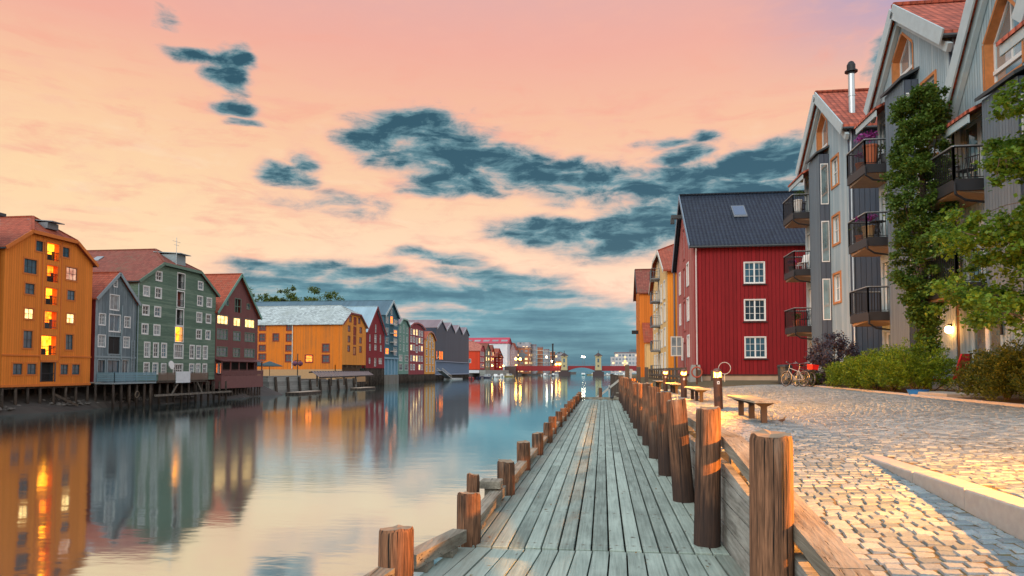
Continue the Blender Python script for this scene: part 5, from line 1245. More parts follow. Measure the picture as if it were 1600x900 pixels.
h4 = flats('nearest grey gabled flats, only its edge and balconies in view', (10.0, 17.2, zg), 7.0, 9.2, 12.6, 2.9, 3, zg, (2.75, 4.5, 2.4, 8.5), gwin(2.9, 9.0, 10.1, 11.2, .9),
           [(4.9, z, 5.9, z + 1.35) for z in (6.9, 4.0)], (8.55, 5.3), 1.15, [(.45, zz - 1.0 - zg, 2.3, zz + 1.15 - zg) for zz in (8.55, 5.3)], rail_rows=(2.0, 4.2))
b = thing('roof_flue', 'tall steel chimney flue with a black cowl on a red tiled roof', 'flue', (12.1, 35.6, 13.8))
MB().lathe([(.5, -.45), (.22, .0), (.17, .12), (.17, .3)], n=12).build('flashing', plain('lead_flashing', (.30, .42, .48), .5, .3), b)
MB().lathe([(.15, .1), (.15, 2.45)], n=14).build('pipe', STEEL, b); MB().lathe([(.17, 1.3), (.17, 1.38)], n=14).build('band', STEEL, b)
MB().lathe([(.16, 2.4), (.17, 2.5), (.3, 2.5), (.3, 2.56), (.2, 2.6), (.2, 2.85), (.12, 3.0), (.04, 3.05)], n=12).build('cowl', IRON, b)

# wall lamp by the ground door of the third house
def bulb(name, col, s): return emit(name, col, s)
b = thing('wall_lamp', 'glowing round wall lamp beside the ground floor door behind the ivy', 'lamp', (11.40, 25.0, 3.1))
MB().lathe([(.02, -.12), (.10, -.08), (.13, 0), (.10, .1), (.03, .13)], n=12).build('globe', emit('warm_globe', (1.0, .42, .10), 45), b); MB().box(-.02, .12, -.04, .04, .1, .2).build('bracket', IRON, b)
b = thing('recess_wall', 'brown boarded wall between the two flats behind the ivy trunk', 'wall', (11.52, 24.48, 1.1)); MB().box(0, .12, .0, 2.0, 0, 5).build('boards', boards('recess_boards', (.22, .12, .06), .13, weather=.3), b)
# ------------------------------------------------------------------ jetty
def deckwood(g):
    r = S(g, g.t.nodes.new('ShaderNodeNewGeometry').outputs['Random Per Island'])
    p = g.n('ShaderNodeTexCoord', out=3); x, y, z = g.xyz(p)
    gr = g.noise(g.vec(x * 38 + r * 90, y * 1.3 + r * 30, z * 10), 1, 6, .65)
    bl = g.noise(g.vec(x * 2.5 + r * 40, y * 1.0, 0), 1, 5, .65)
    kn = g.noise(g.vec(x * 9 + r * 17, y * 3.2, 0), 1, 2)
    sp = g.noise(g.vec(x * 60, y * 22, r * 5), 1, 2)
    c = g.mix((gr - .5) * 1.6 + (bl - .5) * 1.5 + .5 + (r - .5) * .6, (.15, .19, .165), (.38, .465, .405))
    c = g.mix(kn.ramp(.68, .74), c, (.10, .09, .075))
    c = g.mix(sp.ramp(.70, .76) * bl.ramp(.45, .6), c, (.48, .50, .46))
    py = ((y - 2.4) / 1.6).fract(); pn = (((x + 1.44) / .165) * 2 + .5).fract(); nail = ((py.min(1 - py) * 1.6).pow(2) + ((pn - .5) * .0825).pow(2)).pow(.5); c = g.mix(nail.ramp(.012, .007), c, (.035, .025, .02)); c = g.mix(nail.ramp(.035, .01) * .4, c, (.12, .08, .05))
    c = g.mix(((x.abs() - 1.25).abs()).ramp(.30, .06) * bl.ramp(.38, .62) * .55, c, (.17, .12, .085))
    return bsdf(g, c, .75, g.bump(gr * .7 + bl * .3, .007, .8), 0, .25)
DECK = mat('weathered_deck_wood', deckwood)
jet = thing('jetty', 'long weathered plank jetty with a kerb beam along the water', 'jetty', (0, 0, 0))
mb = MB(); X0, X1, NP = -1.44, 1.20, 16; pw = (X1 - X0) / NP
rj = random.Random(5)
for i in range(NP):
    a, b_ = X0 + i * pw, X0 + (i + 1) * pw; y = 7.02; bow = rj.uniform(-.012, .012)
    cuts = sorted([7.0 + rj.uniform(6, 9) + k * rj.uniform(8.5, 10.5) for k in range(4)]); cuts = [c for c in cuts if c < 41.5] + [42.3]
    for c in cuts:
        z = rj.uniform(-.004, .004); gp = rj.uniform(.006, .011); m_ = (y + c) / 2
        mb.rbox(a + gp, b_ - gp, y + .004, c - .004, -.05, z, .006); y = c
    # near section, splayed a little towards the water
    f = (i + .5) / NP; dxa = lambda u: -1.47 + u * (2.69)
    n0, n1 = -2.02 + (i / NP) * 3.42, -2.02 + ((i + 1) / NP) * 3.42; gp = .008; z = rj.uniform(-.004, .004)
    mb.hexa([(n0 + gp, 2.0, -.055), (n1 - gp, 2.0, -.055), (b_ + .01 - gp, 7.0, -.055), (a + .01 + gp - (.04 if i == 0 else 0), 7.0, -.055), (n0 + gp, 2.0, z - .012), (n1 - gp, 2.0, z - .012), (b_ + .01 - gp, 7.0, z - .012), (a + .01 + gp - (.04 if i == 0 else 0), 7.0, z - .012)])
mb.build('decking', DECK, jet)
for y in [2.4 + k * 1.6 for k in range(26)]: MB().box(-1.5, 1.15, y - .09, y + .09, -.32, -.06).build('joist', PILE, jet)
mb = MB(); mb.box(-1.45, -1.3, 7, 42.2, -.6, -.33); mb.box(.9, 1.1, 2, 42.2, -.6, -.33); mb.build('stringer', PILE, jet)
# low kerb beam on the water side, in lengths, on blocks
GREYT = timber('grey_sawn_timber', (.36, .34, .28), (.13, .11, .085))
def sawn(g):
    u, v = UV(g); r = g.n('ShaderNodeObjectInfo', out=5)
    p = g.n('ShaderNodeTexCoord', out=3); x, y, z = g.xyz(p)
    gr = g.noise(g.vec(x * 30, y * 1.2 + r * 30, z * 30), 1, 5, .65); bl = g.noise(g.vec(x * 3, y * .9, z * 3 + r * 8), 1, 4)
    ck = g.noise(g.vec(x * 70, y * 1.0 + r * 7, z * 70), 1, 2)
    c = g.mix((gr - .5) * 1.5 + (bl - .5) * 1.6 + .5, (.115, .095, .07), (.36, .335, .27)); c = g.mix(ck.ramp(.66, .70), c, (.05, .04, .03))
    return bsdf(g, c, .8, g.bump(gr + ck.ramp(.64, .72, .4, 0), .012, .9), 0, .2)
SAWN = mat('sawn_grey_beam', sawn)
segs = [((-2.02, 3.2), (-1.70, 5.75)), ((-1.66, 5.95), (-1.42, 6.95))] + [((-1.40, y0), (-1.40, y1)) for y0, y1 in ((7.25, 9.65), (9.95, 14.4), (14.6, 19.4), (19.6, 26.8), (27.0, 34), (34.2, 42.2))]
for (a, b_) in segs:
    MB().beam((a[0], a[1], .115), (b_[0], b_[1], .115), .15, .12).build('kerb_beam', SAWN, jet)
    n = max(2, int((b_[1] - a[1]) / 1.6))
    for i in range(n): t = (i + .5) / n; x, y = a[0] + (b_[0] - a[0]) * t, a[1] + (b_[1] - a[1]) * t; MB().box(x - .07, x + .07, y - .12, y + .12, -.01, .05).build('packing_block', SAWN, jet)
MB().box(-1.5, 1.15, 42.15, 42.35, .03, .17).build('kerb_beam', SAWN, jet)
MB().rbox(-1.62, -1.34, 9.2, 9.45, .2, .30, .01).box(-1.56, -1.40, 9.25, 9.4, 0, .2).build('step_block', SAWN, jet)
POSTS = 'timber mooring posts along the jetty'
POSTW = timber('post_wood', (.235, .115, .062), (.05, .028, .018), tar=.62)
POSTL = timber('kerb_post_wood', (.24, .115, .06), (.06, .032, .02), tar=.02)
ENDW = plain('post_end_grain', (.26, .19, .125), .85, var=.5, scale=14)
def post(x, y, top, r, bot, label, tilt=(0, 0), m=POSTW, sd=0, square=False):
    q = MB(); n = 18; rr = random.Random(sd + 100); b = bpy.data.objects.new('mooring_post', None)
    b = thing('mooring_post', label, 'post', (x, y, bot), 0, POSTS)
    L = top - bot; ph = [rr.uniform(.96, 1.04) for _ in range(n)]; cr = rr.randrange(n)
    prof = [(0, 1.06), (.3, 1.03), (.6, 1.0), (.86, .985), (.965, .975), (.99, .965)]
    for (t, k) in prof + [(1.0, .90)]:
        for j in range(n):
            a = 2 * PI * j / n; rad = r * k * ph[j] * (.90 if j == cr and t > .25 else 1)
            dz = (.012 * math.sin(a * 1 + sd) + (.012 if j % 5 == sd % 5 else 0)) if t > .95 else 0
            q.v.append((rad * math.cos(a), rad * math.sin(a), t * L + dz))
    for i in range(len(prof)):
        for j in range(n):
            a, c = i * n + j, i * n + (j + 1) % n; q.f.append((a, c, c + n, a + n)); q.m.append(0)
    o = q.build('shaft', m, b, smooth=True)
    k0 = len(prof) * n; e = MB(); e.v = list(q.v[k0:]) + [(0, 0, L + .0)]; e.f = [(j, (j + 1) % n, n) for j in range(n)]; e.m = [0] * n
    e.build('cut_top', ENDW, b)
    b.rotation_euler = (R(tilt[0]), R(tilt[1]), rr.uniform(0, 6.28) if tilt == (0, 0) else 0)
    return b
rows = [(1.055, 4.80, 1.335, .142, (0, .5)), (1.03, 7.35, 1.37, .125, (0, 1.2)), (1.07, 9.75, 1.36, .135, (1.5, -4.0)), (1.05, 12.1, 1.38, .125, (0, -1.5)), (1.04, 14.4, 1.42, .125, (0, -1)), (1.04, 16.9, 1.45, .125, (0, 0)), (1.04, 19.3, 1.4, .12, (0, -1))]
names = ['nearest and thickest tall post by the low end of the quay rail', 'second tall post by the quay wall, on the plank joint', 'leaning tall post with a notched top, third along the quay wall', 'fourth tall post along the quay wall, behind the leaning one',
         'fifth tall post along the quay wall', 'sixth tall post along the quay wall', 'seventh tall post along the quay wall']
for i, (x, y, t, r, tl) in enumerate(rows): post(x, y, t, r, -2.3 if i == 0 else -.03, names[i], tl, sd=i)
WORD = ['eighth', 'ninth', 'tenth', 'eleventh', 'twelfth', 'thirteenth', 'fourteenth', 'fifteenth', 'sixteenth']
for i in range(9): post(1.03 + rnd.uniform(-.03, .03), 21.7 + i * 2.35, 1.40 + rnd.uniform(-.05, .06), .122, -.03, '%s tall post along the quay wall, in the tight far stretch of the row' % WORD[i], (0, rnd.uniform(-1.5, 1)), sd=20 + i)
lrows = [(-1.70, 5.62, .46, .148), (-1.37, 7.12, .50, .125), (-1.66, 8.95, .42, .085), (-1.36, 9.95, .47, .125), (-1.37, 12.4, .49, .125), (-1.36, 14.7, .45, .12), (-1.37, 17.2, .48, .12), (-1.36, 19.6, .47, .115)]
ln = ['nearest short post on the water side of the jetty', 'short thick post beside the plank joint on the water side', 'thin short post standing outside the kerb beam', 'short post with a small step block at its foot', 'fifth short post along the water edge', 'sixth short post along the water edge', 'seventh short post along the water edge', 'eighth short post along the water edge']
for i, (x, y, t, r) in enumerate(lrows): post(x, y, t, r, -2.4, ln[i], (rnd.uniform(-1, 1), rnd.uniform(-1, 1)), POSTL, 40 + i)
for i in range(9): post(-1.37, 22.1 + i * 2.5, .46 + rnd.uniform(-.04, .05), .115, -2.4, '%s short post along the water edge, towards the jetty end' % (['ninth', 'tenth', 'eleventh', 'twelfth', 'thirteenth', 'fourteenth', 'fifteenth', 'sixteenth', 'seventeenth'][i]), (0, 0), POSTL, 60 + i)
post(-.15, 42.25, .72, .1, -2.4, 'lone post at the far end of the jetty', (0, 0), POSTL, 80)

# timber quay wall with its raised rail
tw = thing('quay_wall_rail', 'planked timber quay wall with a raised rail beam between jetty and cobbles', 'retaining wall', (0, 0, 0))
def railz(y): return 1.08 if y > 7.4 else 1.08 - .115 * (7.4 - y)
def wallz(y): return .80 if y > 7.4 else .80 - .095 * (7.4 - y)
WP = mat('quay_wall_planks', lambda g: (lambda u, v: (lambda gr, bl: bsdf(g, g.mix((gr - .5) * 1.4 + (bl - .5) * 2.2 + .5, (.12, .115, .10), (.42, .42, .38)), .8, g.bump(gr, .01, .8), 0, .2))(g.noise(g.vec(u * 1.5, v * 34), 1, 5, .65), g.noise(g.vec(u * 1.3, v * 6), 1, 5, .7)))(*UV(g)))
for k in range(6):
    z0, z1 = -.5 + k * .235, -.5 + (k + 1) * .235 - .016
    q = MB(); yy = [1.5, 4.5, 7.4, 12, 17, 22, 27, 32, 37, 42.4]
    for a, c in zip(yy[:-1], yy[1:]):
        f = lambda y, z: min(z, wallz(y))
        if f(c, z1) - f(c, z0) < .03 and f(a, z1) - f(a, z0) < .03: continue
        off = rnd.uniform(-.004, .004)
        q.hexa([(1.21 + off, a, f(a, z0)), (1.28, a, f(a, z0)), (1.28, c - .006, f(c, z0)), (1.21 + off, c - .006, f(c, z0)), (1.21 + off, a, f(a, z1) + .001), (1.28, a, f(a, z1) + .001), (1.28, c - .006, f(c, z1) + .001), (1.21 + off, c - .006, f(c, z1) + .001)])
    q.build('wall_plank', WP, tw)
for a, c in ((1.6, 4.02), (4.03, 7.4), (7.41, 12.2), (12.21, 17.0), (17.01, 22), (22.01, 27), (27.01, 32), (32.01, 37), (37.01, 42.3)):
    MB().beam((1.30, a, railz(a) - .055), (1.30, c, railz(c) - .055), .20, .11).build('rail_beam', SAWN, tw)
for y in [2.2, 3.4, 4.8, 6.1, 7.5] + [9 + k * 2.4 for k in range(14)]:
    MB().box(1.29, 1.39, y - .07, y + .07, wallz(y) - .4, railz(y) - .125).build('rail_support', SAWN, tw)

# ------------------------------------------------------------------ benches, lamps, bikes, bin on the cobbles
BENCHW = timber('bench_wood', (.50, .40, .27), (.22, .16, .10))
BENCHM = mat('bench_slat_wood', lambda g: (lambda p: (lambda xyz: (lambda gr, bl: bsdf(g, g.mix((gr - .5) * 1.5 + (bl - .5) * 1.5 + .5, (.17, .13, .09), (.46, .40, .30)), .7, g.bump(gr, .005, .8), 0, .3))(g.noise(g.vec(xyz[0] * 40, xyz[1] * 1.6, xyz[2] * 40), 1, 5), g.noise(g.vec(xyz[0] * 5, xyz[1] * 1.5, 0), 1, 4)))(g.xyz(p)))(g.n('ShaderNodeTexCoord', out=3)))
BENCHLEG = plain('bench_leg_brown', (.045, .032, .027), .6)
def bench(x, y, label):
    b = thing('park_bench', label, 'bench', (x, y, gz(x, y)), 0, 'backless benches on the cobbles'); L = 2.75
    for i in range(3): MB().rbox(-.225 + i * .152, -.225 + i * .152 + .146, -L / 2, L / 2, .375, .42, .008).build('seat_slat', BENCHM, b)
    for y_ in (-L / 2 + .32, 0, L / 2 - .32):
        q = MB().box(-.05, .05, y_ - .045, y_ + .045, -.04, .335); q.hexa([(-.06, y_ - .04, .30), (.06, y_ - .04, .30), (.06, y_ + .04, .30), (-.06, y_ + .04, .30), (-.21, y_ - .04, .374), (.21, y_ - .04, .374), (.21, y_ + .04, .374), (-.21, y_ + .04, .374)]); q.build('leg', BENCHLEG, b)
    return b
bench(2.88, 14.3, 'nearest backless wooden bench on three brown legs'); bench(2.9, 22.6, 'backless bench between the nearest and the middle lamp bollard'); bench(2.95, 30.2, 'backless bench between the middle and the farthest lamp bollard'); bench(2.95, 38.5, 'farthest backless bench, beyond the last lamp bollard')
BROWNM = plain('rust_brown_metal', (.095, .043, .027), .5, .2); CAPM = plain('bollard_cap', (.16, .09, .07), .4, .4)
def band_fn(g):
    t = g.n('ShaderNodeBsdfTransparent', Color=(1, .9, .75)); e = g.n('ShaderNodeEmission', Color=(1.0, .50, .10), Strength=3.2)
    return g.n('ShaderNodeAddShader', i0=t, i1=e)
BAND = mat('bollard_light_band', band_fn)
def bollard(x, y, label, s=1500, tilt=0):
    b = thing('lamp_bollard', label, 'lamp', (x, y, gz(x, y) - .01), 0, 'lamp bollards on the quay')
    MB().lathe([(.15, 0), (.15, .012), (.105, .014), (.105, .80)], n=18).build('post', BROWNM, b, smooth=False)
    MB().lathe([(.092, .815), (.092, .905)], n=18).build('light_band', BAND, b)
    l = bpy.data.lights.new('bollard_bulb', 'POINT'); l.energy = s; l.color = (1.0, .37, .028); l.shadow_soft_size = .04; lo = bpy.data.objects.new('bollard_bulb', l); COL.objects.link(lo); lo.parent = b; lo.location = (0, 0, .862)
    q = MB().lathe([(.112, .92), (.112, .935), (.10, .97), (.07, 1.0), (.02, 1.015)], n=18)
    q.build('cap', CAPM, b)
    q = MB()
    for k in range(4): a = k * PI / 2 + .5; q.box(.1 * math.cos(a) - .006, .1 * math.cos(a) + .006, .1 * math.sin(a) - .006, .1 * math.sin(a) + .006, .8, .925)
    q.build('cage_bar', CAPM, b)
    st = MB(); st.box(-.03, .03, -.1085, -.104, .63, .70); st = st.build('sticker', WHITE, b); MB().box(-.016, .016, -.1105, -.1086, .65, .68).build('sticker_mark', IRON, st)
    b.rotation_euler = (0, R(tilt), 0)
    return b
bollard(2.80, 17.75, 'nearest lit lamp bollard beside the bench, leaning slightly', tilt=-1.5); bollard(2.80, 25.2, 'middle lit lamp bollard of the row'); bollard(2.81, 32.6, 'farthest lit lamp bollard of the row')
bollard(3.98, 5.3, 'lit lamp bollard on the upper side of the ramp kerb', 3000)
# bin
b = thing('litter_bin', 'dark plastic litter bin standing in front of the red warehouse wall', 'bin', (8.85, 36.0, gz(8.85, 36.0)))
MB().lathe([(.26, 0), (.31, .1), (.33, .82)], n=18).build('body', plain('bin_plastic', (.028, .04, .045), .45), b); MB().lathe([(.35, .82), (.36, .9), (.32, .98), (.1, 1.0)], n=18).build('lid', plain('bin_lid', (.02, .025, .028), .4), b)
q = MB().hexa([(-.14, -.335, .34), (.14, -.335, .34), (.14, -.325, .34), (-.14, -.325, .34), (-.14, -.342, .6), (.14, -.342, .6), (.14, -.33, .6), (-.14, -.33, .6)]).build('pale_sticker', plain('worn_sticker', (.09, .13, .15), .6, var=.6, scale=20), b)
TYRE = plain('tyre_rubber', (.02, .02, .02), .8); CHROME = plain('bike_silver', (.30, .31, .32), .3, .8)
def bicycle(x, y, rz, fm, label, box=False, basket=False):
    b = thing('bicycle', label, 'bicycle', (x, y, gz(x, y)), rz, 'bicycles parked by the purple bush'); r = .33
    for cx in (-.52, .52):
        w_ = MB(); w_.ring((cx, 0, r), (0, 1, 0), r - .02, .018, 28, 6); w_ = w_.build('wheel', TYRE, b)
        q = MB().ring((cx, 0, r), (0, 1, 0), r - .05, .010, 28, 5)
        for k in range(14): a = 2 * PI * k / 14; q.tube((cx, .02 * (-1) ** k, r), (cx + (r - .05) * math.cos(a), 0, r + (r - .05) * math.sin(a)), .0025, n=4)
        q.tube((cx, -.05, r), (cx, .05, r), .022, n=8); q.build('rim', CHROME, w_)
        MB().path([(cx + (r + .025) * math.cos(a), 0, r + (r + .025) * math.sin(a)) for a in [R(t) for t in range(20, 200, 20)]], .016, 5).build('mudguard', CHROME if not box else IRON, b)
    bb, st, hd = (-.08, 0, .30), (-.22, 0, .78), (.38, 0, .82)
    q = MB()
    for a, c in ((bb, st), (bb, (.40, 0, .70)), ((-.20, 0, .66), hd), ((-.52, .05, r), bb), ((-.52, -.05, r), bb), ((-.52, .05, r), (-.21, 0, .70)), ((-.52, -.05, r), (-.21, 0, .70)), (hd, (.415, 0, .68))): q.tube(a, c, .017, n=7)
    q.build('frame', fm, b)
    q = MB().tube((.415, .045, .68), (.52, .05, r), .013, n=6).tube((.415, -.045, .68), (.52, -.05, r), .013, n=6).box(.395, .435, -.055, .055, .66, .69); q.build('fork', CHROME, b)
    q = MB().tube(hd, (.35, 0, 1.0), .014, n=6).path([(.16, .30, 1.04), (.26, .29, 1.07), (.36, .2, 1.05), (.37, 0, 1.0), (.36, -.2, 1.05), (.26, -.29, 1.07), (.16, -.30, 1.04)], .012, 6); q.build('handlebar', CHROME, b)
    MB().tube((.08, .302, 1.035), (.18, .298, 1.045), .019, n=6).tube((.08, -.302, 1.035), (.18, -.298, 1.045), .019, n=6).build('grip', IRON, b)
    q = MB().tube(st, (-.235, 0, .90), .013, n=6); q.build('seat_post', CHROME, b)
    q = MB().hexa([(-.36, -.09, .90), (-.08, -.025, .91), (-.08, .025, .91), (-.36, .09, .90), (-.37, -.08, .955), (-.08, -.02, .94), (-.08, .02, .94), (-.37, .08, .955)]); q.build('saddle', IRON, b)
    q = MB().ring((bb[0], -.05, bb[2]), (0, 1, 0), .085, .008, 18, 4).tube((bb[0], -.05, bb[2]), (bb[0] + .12, -.06, bb[2] - .12), .01, n=5).tube((bb[0], .05, bb[2]), (bb[0] - .12, .06, bb[2] + .12), .01, n=5); q.box(bb[0] + .07, bb[0] + .17, -.13, -.06, bb[2] - .14, bb[2] - .115).box(bb[0] - .17, bb[0] - .07, .06, .13, bb[2] + .11, bb[2] + .135); q.build('crank', CHROME, b)
    q = MB().tube((-.30, .06, .72), (-.80, .06, .73), .008, n=5).tube((-.30, -.06, .72), (-.80, -.06, .73), .008, n=5).tube((-.75, .06, .73), (-.55, .06, r + .02), .007, n=5).tube((-.75, -.06, .73), (-.55, -.06, r + .02), .007, n=5); q.build('carrier', IRON, b)
    if box: MB().hexa([(-.76, -.13, .74), (-.42, -.13, .74), (-.42, .13, .74), (-.76, .13, .74), (-.79, -.15, .95), (-.39, -.15, .95), (-.39, .15, .95), (-.79, .15, .95)]).build('carrier_box', plain('red_box', (.62, .018, .015), .4), b)
    b.rotation_euler = (R(6), 0, rz)
    return b
bicycle(8.2, 31.8, R(118), plain('white_bike_frame', (.28, .30, .31), .35), 'silver bicycle standing nearer the litter bin'); bicycle(8.48, 31.5, R(108), plain('dark_bike_frame', (.04, .05, .06), .35), 'dark bicycle with a red box on its carrier', True)
# steel hoop stand and red lifebuoy post
b = thing('steel_hoop', 'thin grey steel hoop standing by the red warehouse corner', 'hoop', (7.65, 46.0, .85)); MB().ring((0, 0, 1.05), (.35, 1, 0), .37, .022, 32, 6).build('ring', STEEL, b); MB().tube((0, 0, 0), (0, 0, .69), .025, n=6).build('foot', STEEL, b)
b = thing('lifebuoy_stand', 'dark stand with an orange-red lifebuoy by the red warehouse', 'lifebuoy', (5.6, 43.5, .8)); MB().tube((0, 0, 0), (0, 0, 1.3), .05, n=8).build('post', BROWNM, b); MB().ring((0, -.1, .85), (.3, 1, 0), .30, .045, 24, 8).build('ring', plain('lifebuoy_orange', (.30, .06, .03), .5), b)
WALK = plain('dark_walkway_timber', (.10, .075, .055), .85)
b = thing('boardwalk_rail', 'dark timber boardwalk railing in front of the red and cream warehouses', 'railing', (5.0, 44, .8)); q = MB()
for i in range(14): q.beam((0, i * 2.6, 0), (0, i * 2.6, 1.15), .14, .14, up=(1, 0, 0))
for z in (.55, 1.05): q.beam((0, 0, z), (0, 34, z), .07, .16)
q.build('rail', WALK, b); MB().box(-.25, 1.2, 0, 34, -.1, -.02).build('deck', WALK, b)
b = thing('timber_steps', 'pale timber steps with slanting handrails leading from the quay down to the water', 'steps', (1.6, 46, .8)); q = MB()
for i in range(9): q.box(-.2 - i * .28, .1 - i * .28, 0, 1.2, -.05 - i * .24, .0 - i * .24)
q.build('treads', SAWN, b)
for y_ in (0, 1.2): MB().beam((.3, y_, 1.0), (-2.6, y_, -1.3), .07, .1).beam((.2, y_, -.1), (.2, y_, 1.05), .09, .09, up=(1, 0, 0)).beam((-1.2, y_, -1), (-1.2, y_, .0), .07, .07, up=(1, 0, 0)).build('handrail', plain('pale_rail', (.42, .42, .38), .7), b)
b = thing('quay_deck_stretch', 'timber quay edge continuing past the jetty end in front of the far warehouses', 'quay', (1.25, 42.4, 0)); MB().box(0, 4.7, 0, 70, -.6, .78).build('edge', QT, b)
for i in range(22): MB().lathe([(.15, 0), (.14, 3.6)], n=8).build('pile', PILE, b, (-.1, 1 + i * 2.6, -2.3))
for i, (x, y, h_, lab) in enumerate(((1.5, 44.5, 1.3, 'dark square stake at the head of the timber steps'), (2.4, 48.5, 1.2, 'dark square stake behind the timber steps'), (3.2, 53, 1.2, 'dark square stake before the cream warehouse'), (6.4, 48.6, 1.0, 'brown stake beside the concrete block'), (7.6, 50.5, .95, 'brown stake against the red warehouse foundation'))):
    tag(MB().rbox(-.13, .13, -.13, .13, -.1, h_, .02).build('stake', WALK, None, (x, y, .8)), lab, 'post', 'dark stakes by the warehouses')

# birds
def bird(x, y, z, s, rz, c1, c2, label, neck=.3):
    b = thing('bird', label, 'bird', (x, y, z), rz)
    q = MB(); q.path([(-.62 * s, 0, .42 * s), (-.42 * s, 0, .43 * s), (-.25 * s, 0, .45 * s), (-.02 * s, 0, .48 * s), (.17 * s, 0, .55 * s), (.25 * s, 0, (.62 + neck * .4) * s), (.28 * s, 0, (.68 + neck) * s), (.34 * s, 0, (.74 + neck) * s), (.42 * s, 0, (.72 + neck) * s), (.56 * s, 0, (.69 + neck) * s)],
                     [.02 * s, .07 * s, .15 * s, .19 * s, .16 * s, .095 * s, .075 * s, .085 * s, .05 * s, .008 * s], 10, sq=.9); q.build('body', c1, b, smooth=True)
    for s_ in (-1, 1):
        MB().path([(.12 * s, s_ * .15 * s, .54 * s), (-.12 * s, s_ * .19 * s, .50 * s), (-.55 * s, s_ * .06 * s, .43 * s)], [.03 * s, .10 * s, .012 * s], 8, sq=.35).build('wing', c2, b, smooth=True)
        MB().tube((0, s_ * .06 * s, .34 * s), (.02 * s, s_ * .06 * s, .0), .014 * s, n=5).box(-.02 * s, .1 * s, s_ * .06 * s - .03 * s, s_ * .06 * s + .03 * s, 0, .015 * s).build('leg', IRON, b)
    return b
bird(.52, 41.0, .0, .42, R(60), plain('dark_plumage', (.05, .05, .05), .7), plain('dark_wing', (.035, .035, .04), .7), 'dark bird standing at the far end of the jetty', .45)
bird(3.12, 12.9, gz(3.12, 12.9) + .01, .15, R(20), plain('sparrow_brown', (.12, .075, .045), .8), plain('sparrow_wing', (.05, .035, .025), .8), 'tiny brown sparrow on the cobbles before the nearest bench', .1)
# fallen leaves on jetty / cobbles
mb = MB()
for i in range(160):
    if i < 40: x, y = rnd.uniform(-1.35, 1.1), rnd.uniform(4.5, 14); z = .006
    else: x, y = rnd.uniform(1.6, 8.2), rnd.uniform(4, 24); z = gz(x, y) + .022
    a = rnd.uniform(0, 6.28); s_ = rnd.uniform(.012, .03); c, s2 = math.cos(a) * s_, math.sin(a) * s_
    mb.poly([(x - c, y - s2, z), (x + s2 * .5, y - c * .5, z + .004), (x + c, y + s2, z + rnd.uniform(0, .01)), (x - s2 * .5, y + c * .5, z + .006)])
kind(mb.build('fallen_leaves', leafm('fallen_leaf', (.14, .09, .03), (.30, .16, .05)), uv=False), 'stuff')

# ------------------------------------------------------------------ planting bed
def spray_bush(name, label, cat, x, y, w, d, h, seed, leaf, grp, n=110, blade=.05, per=60, z=None, lean=.8, pl=.42):
    """a bush of feathery plumes fanning outwards"""
    r = random.Random(seed); b = thing(name, label, cat, (x, y, z if z is not None else 1.08), 0, grp); mb = MB(); vs, fs = mb.v, mb.f
    for _ in range(n):
        a = r.uniform(0, 6.283); t = r.random() ** .5; k = r.random() ** .8
        top = 1 - .45 * t * t
        px, py, pz = math.cos(a) * w * .42 * t, math.sin(a) * d * .42 * t, h * (.04 + .72 * k * top)
        out = Vector((math.cos(a) * lean * (.25 + t), math.sin(a) * lean * (.25 + t), .55 + .7 * k + r.uniform(-.2, .3))).normalized(); L = pl * r.uniform(.6, 1.25) * (h / 1.4)
        s1 = out.orthogonal().normalized(); s2 = out.cross(s1)
        for i in range(per):
            f = r.random(); q = r.uniform(0, 6.283); rad = (.17 * (1 - f) + .025) * r.random() ** .5 * L / .42
            p = Vector((px, py, pz)) + out * L * f + (s1 * math.cos(q) + s2 * math.sin(q)) * rad + Vector((0, 0, -.18 * L * f * f))
            dirn = (out * .8 + (s1 * math.cos(q) + s2 * math.sin(q)) * .75 + Vector((r.gauss(0, .25), r.gauss(0, .25), r.gauss(0, .25)))).normalized()
            s_ = blade * r.uniform(.7, 1.5); wv = dirn.cross(Vector((r.gauss(0, .6), r.gauss(0, .6), 1))).normalized() * s_ * .26; j = len(vs)
            vs += [tuple(p), tuple(p + dirn * s_ * .5 + wv), tuple(p + dirn * s_), tuple(p + dirn * s_ * .5 - wv)]; fs.append((j, j + 1, j + 2, j + 3)); mb.m.append(0)
    mb.build('foliage', leaf, b, uv=False)
    q = MB()
    for i in range(5): a = i * 1.26; q.path([(0, 0, -.05), (math.cos(a) * w * .15, math.sin(a) * d * .15, h * .35), (math.cos(a) * w * .3, math.sin(a) * d * .3, h * .7)], [.03, .02, .008], 5)
    q.build('stem', BARK, b)
    return b
JUN = leafm('juniper_needles', (.045, .10, .006), (.24, .36, .025), .35); YEW = leafm('yew_needles', (.04, .07, .01), (.15, .17, .02), .25)
HG = 'evergreen bushes in the bed along the flats'
jn = ['leftmost juniper bush next to the purple bush', 'second juniper bush from the purple bush', 'third juniper bush, middle of the hedge', 'fourth juniper bush, one from the ivy', 'rightmost and tallest juniper bush, next to the ivy trunk']
for i, (x, y, h) in enumerate(((9.7, 28.9, 1.25), (9.5, 27.5, 1.35), (9.45, 26.0, 1.45), (9.4, 24.4, 1.55), (9.4, 22.8, 1.65))): spray_bush('juniper_bush', jn[i], 'bush', x, y, 2.0, 2.2, h, 10 + i, JUN, HG, 270, .058)
for i, (x, y, h, lab) in enumerate(((9.4, 17.9, 1.35, 'yew bush right beside the red deckchair'), (9.4, 16.7, 1.5, 'middle yew bush under the overhanging tree'), (9.5, 15.5, 1.5, 'yew bush farthest from the deckchair, cut by the frame'))): spray_bush('yew_bush', lab, 'bush', x, y, 1.9, 1.7, h, 30 + i, YEW, HG, 290, .052, lean=1.1)
PUR = leafm('purple_leaves', (.020, .018, .030), (.085, .07, .095), .2)
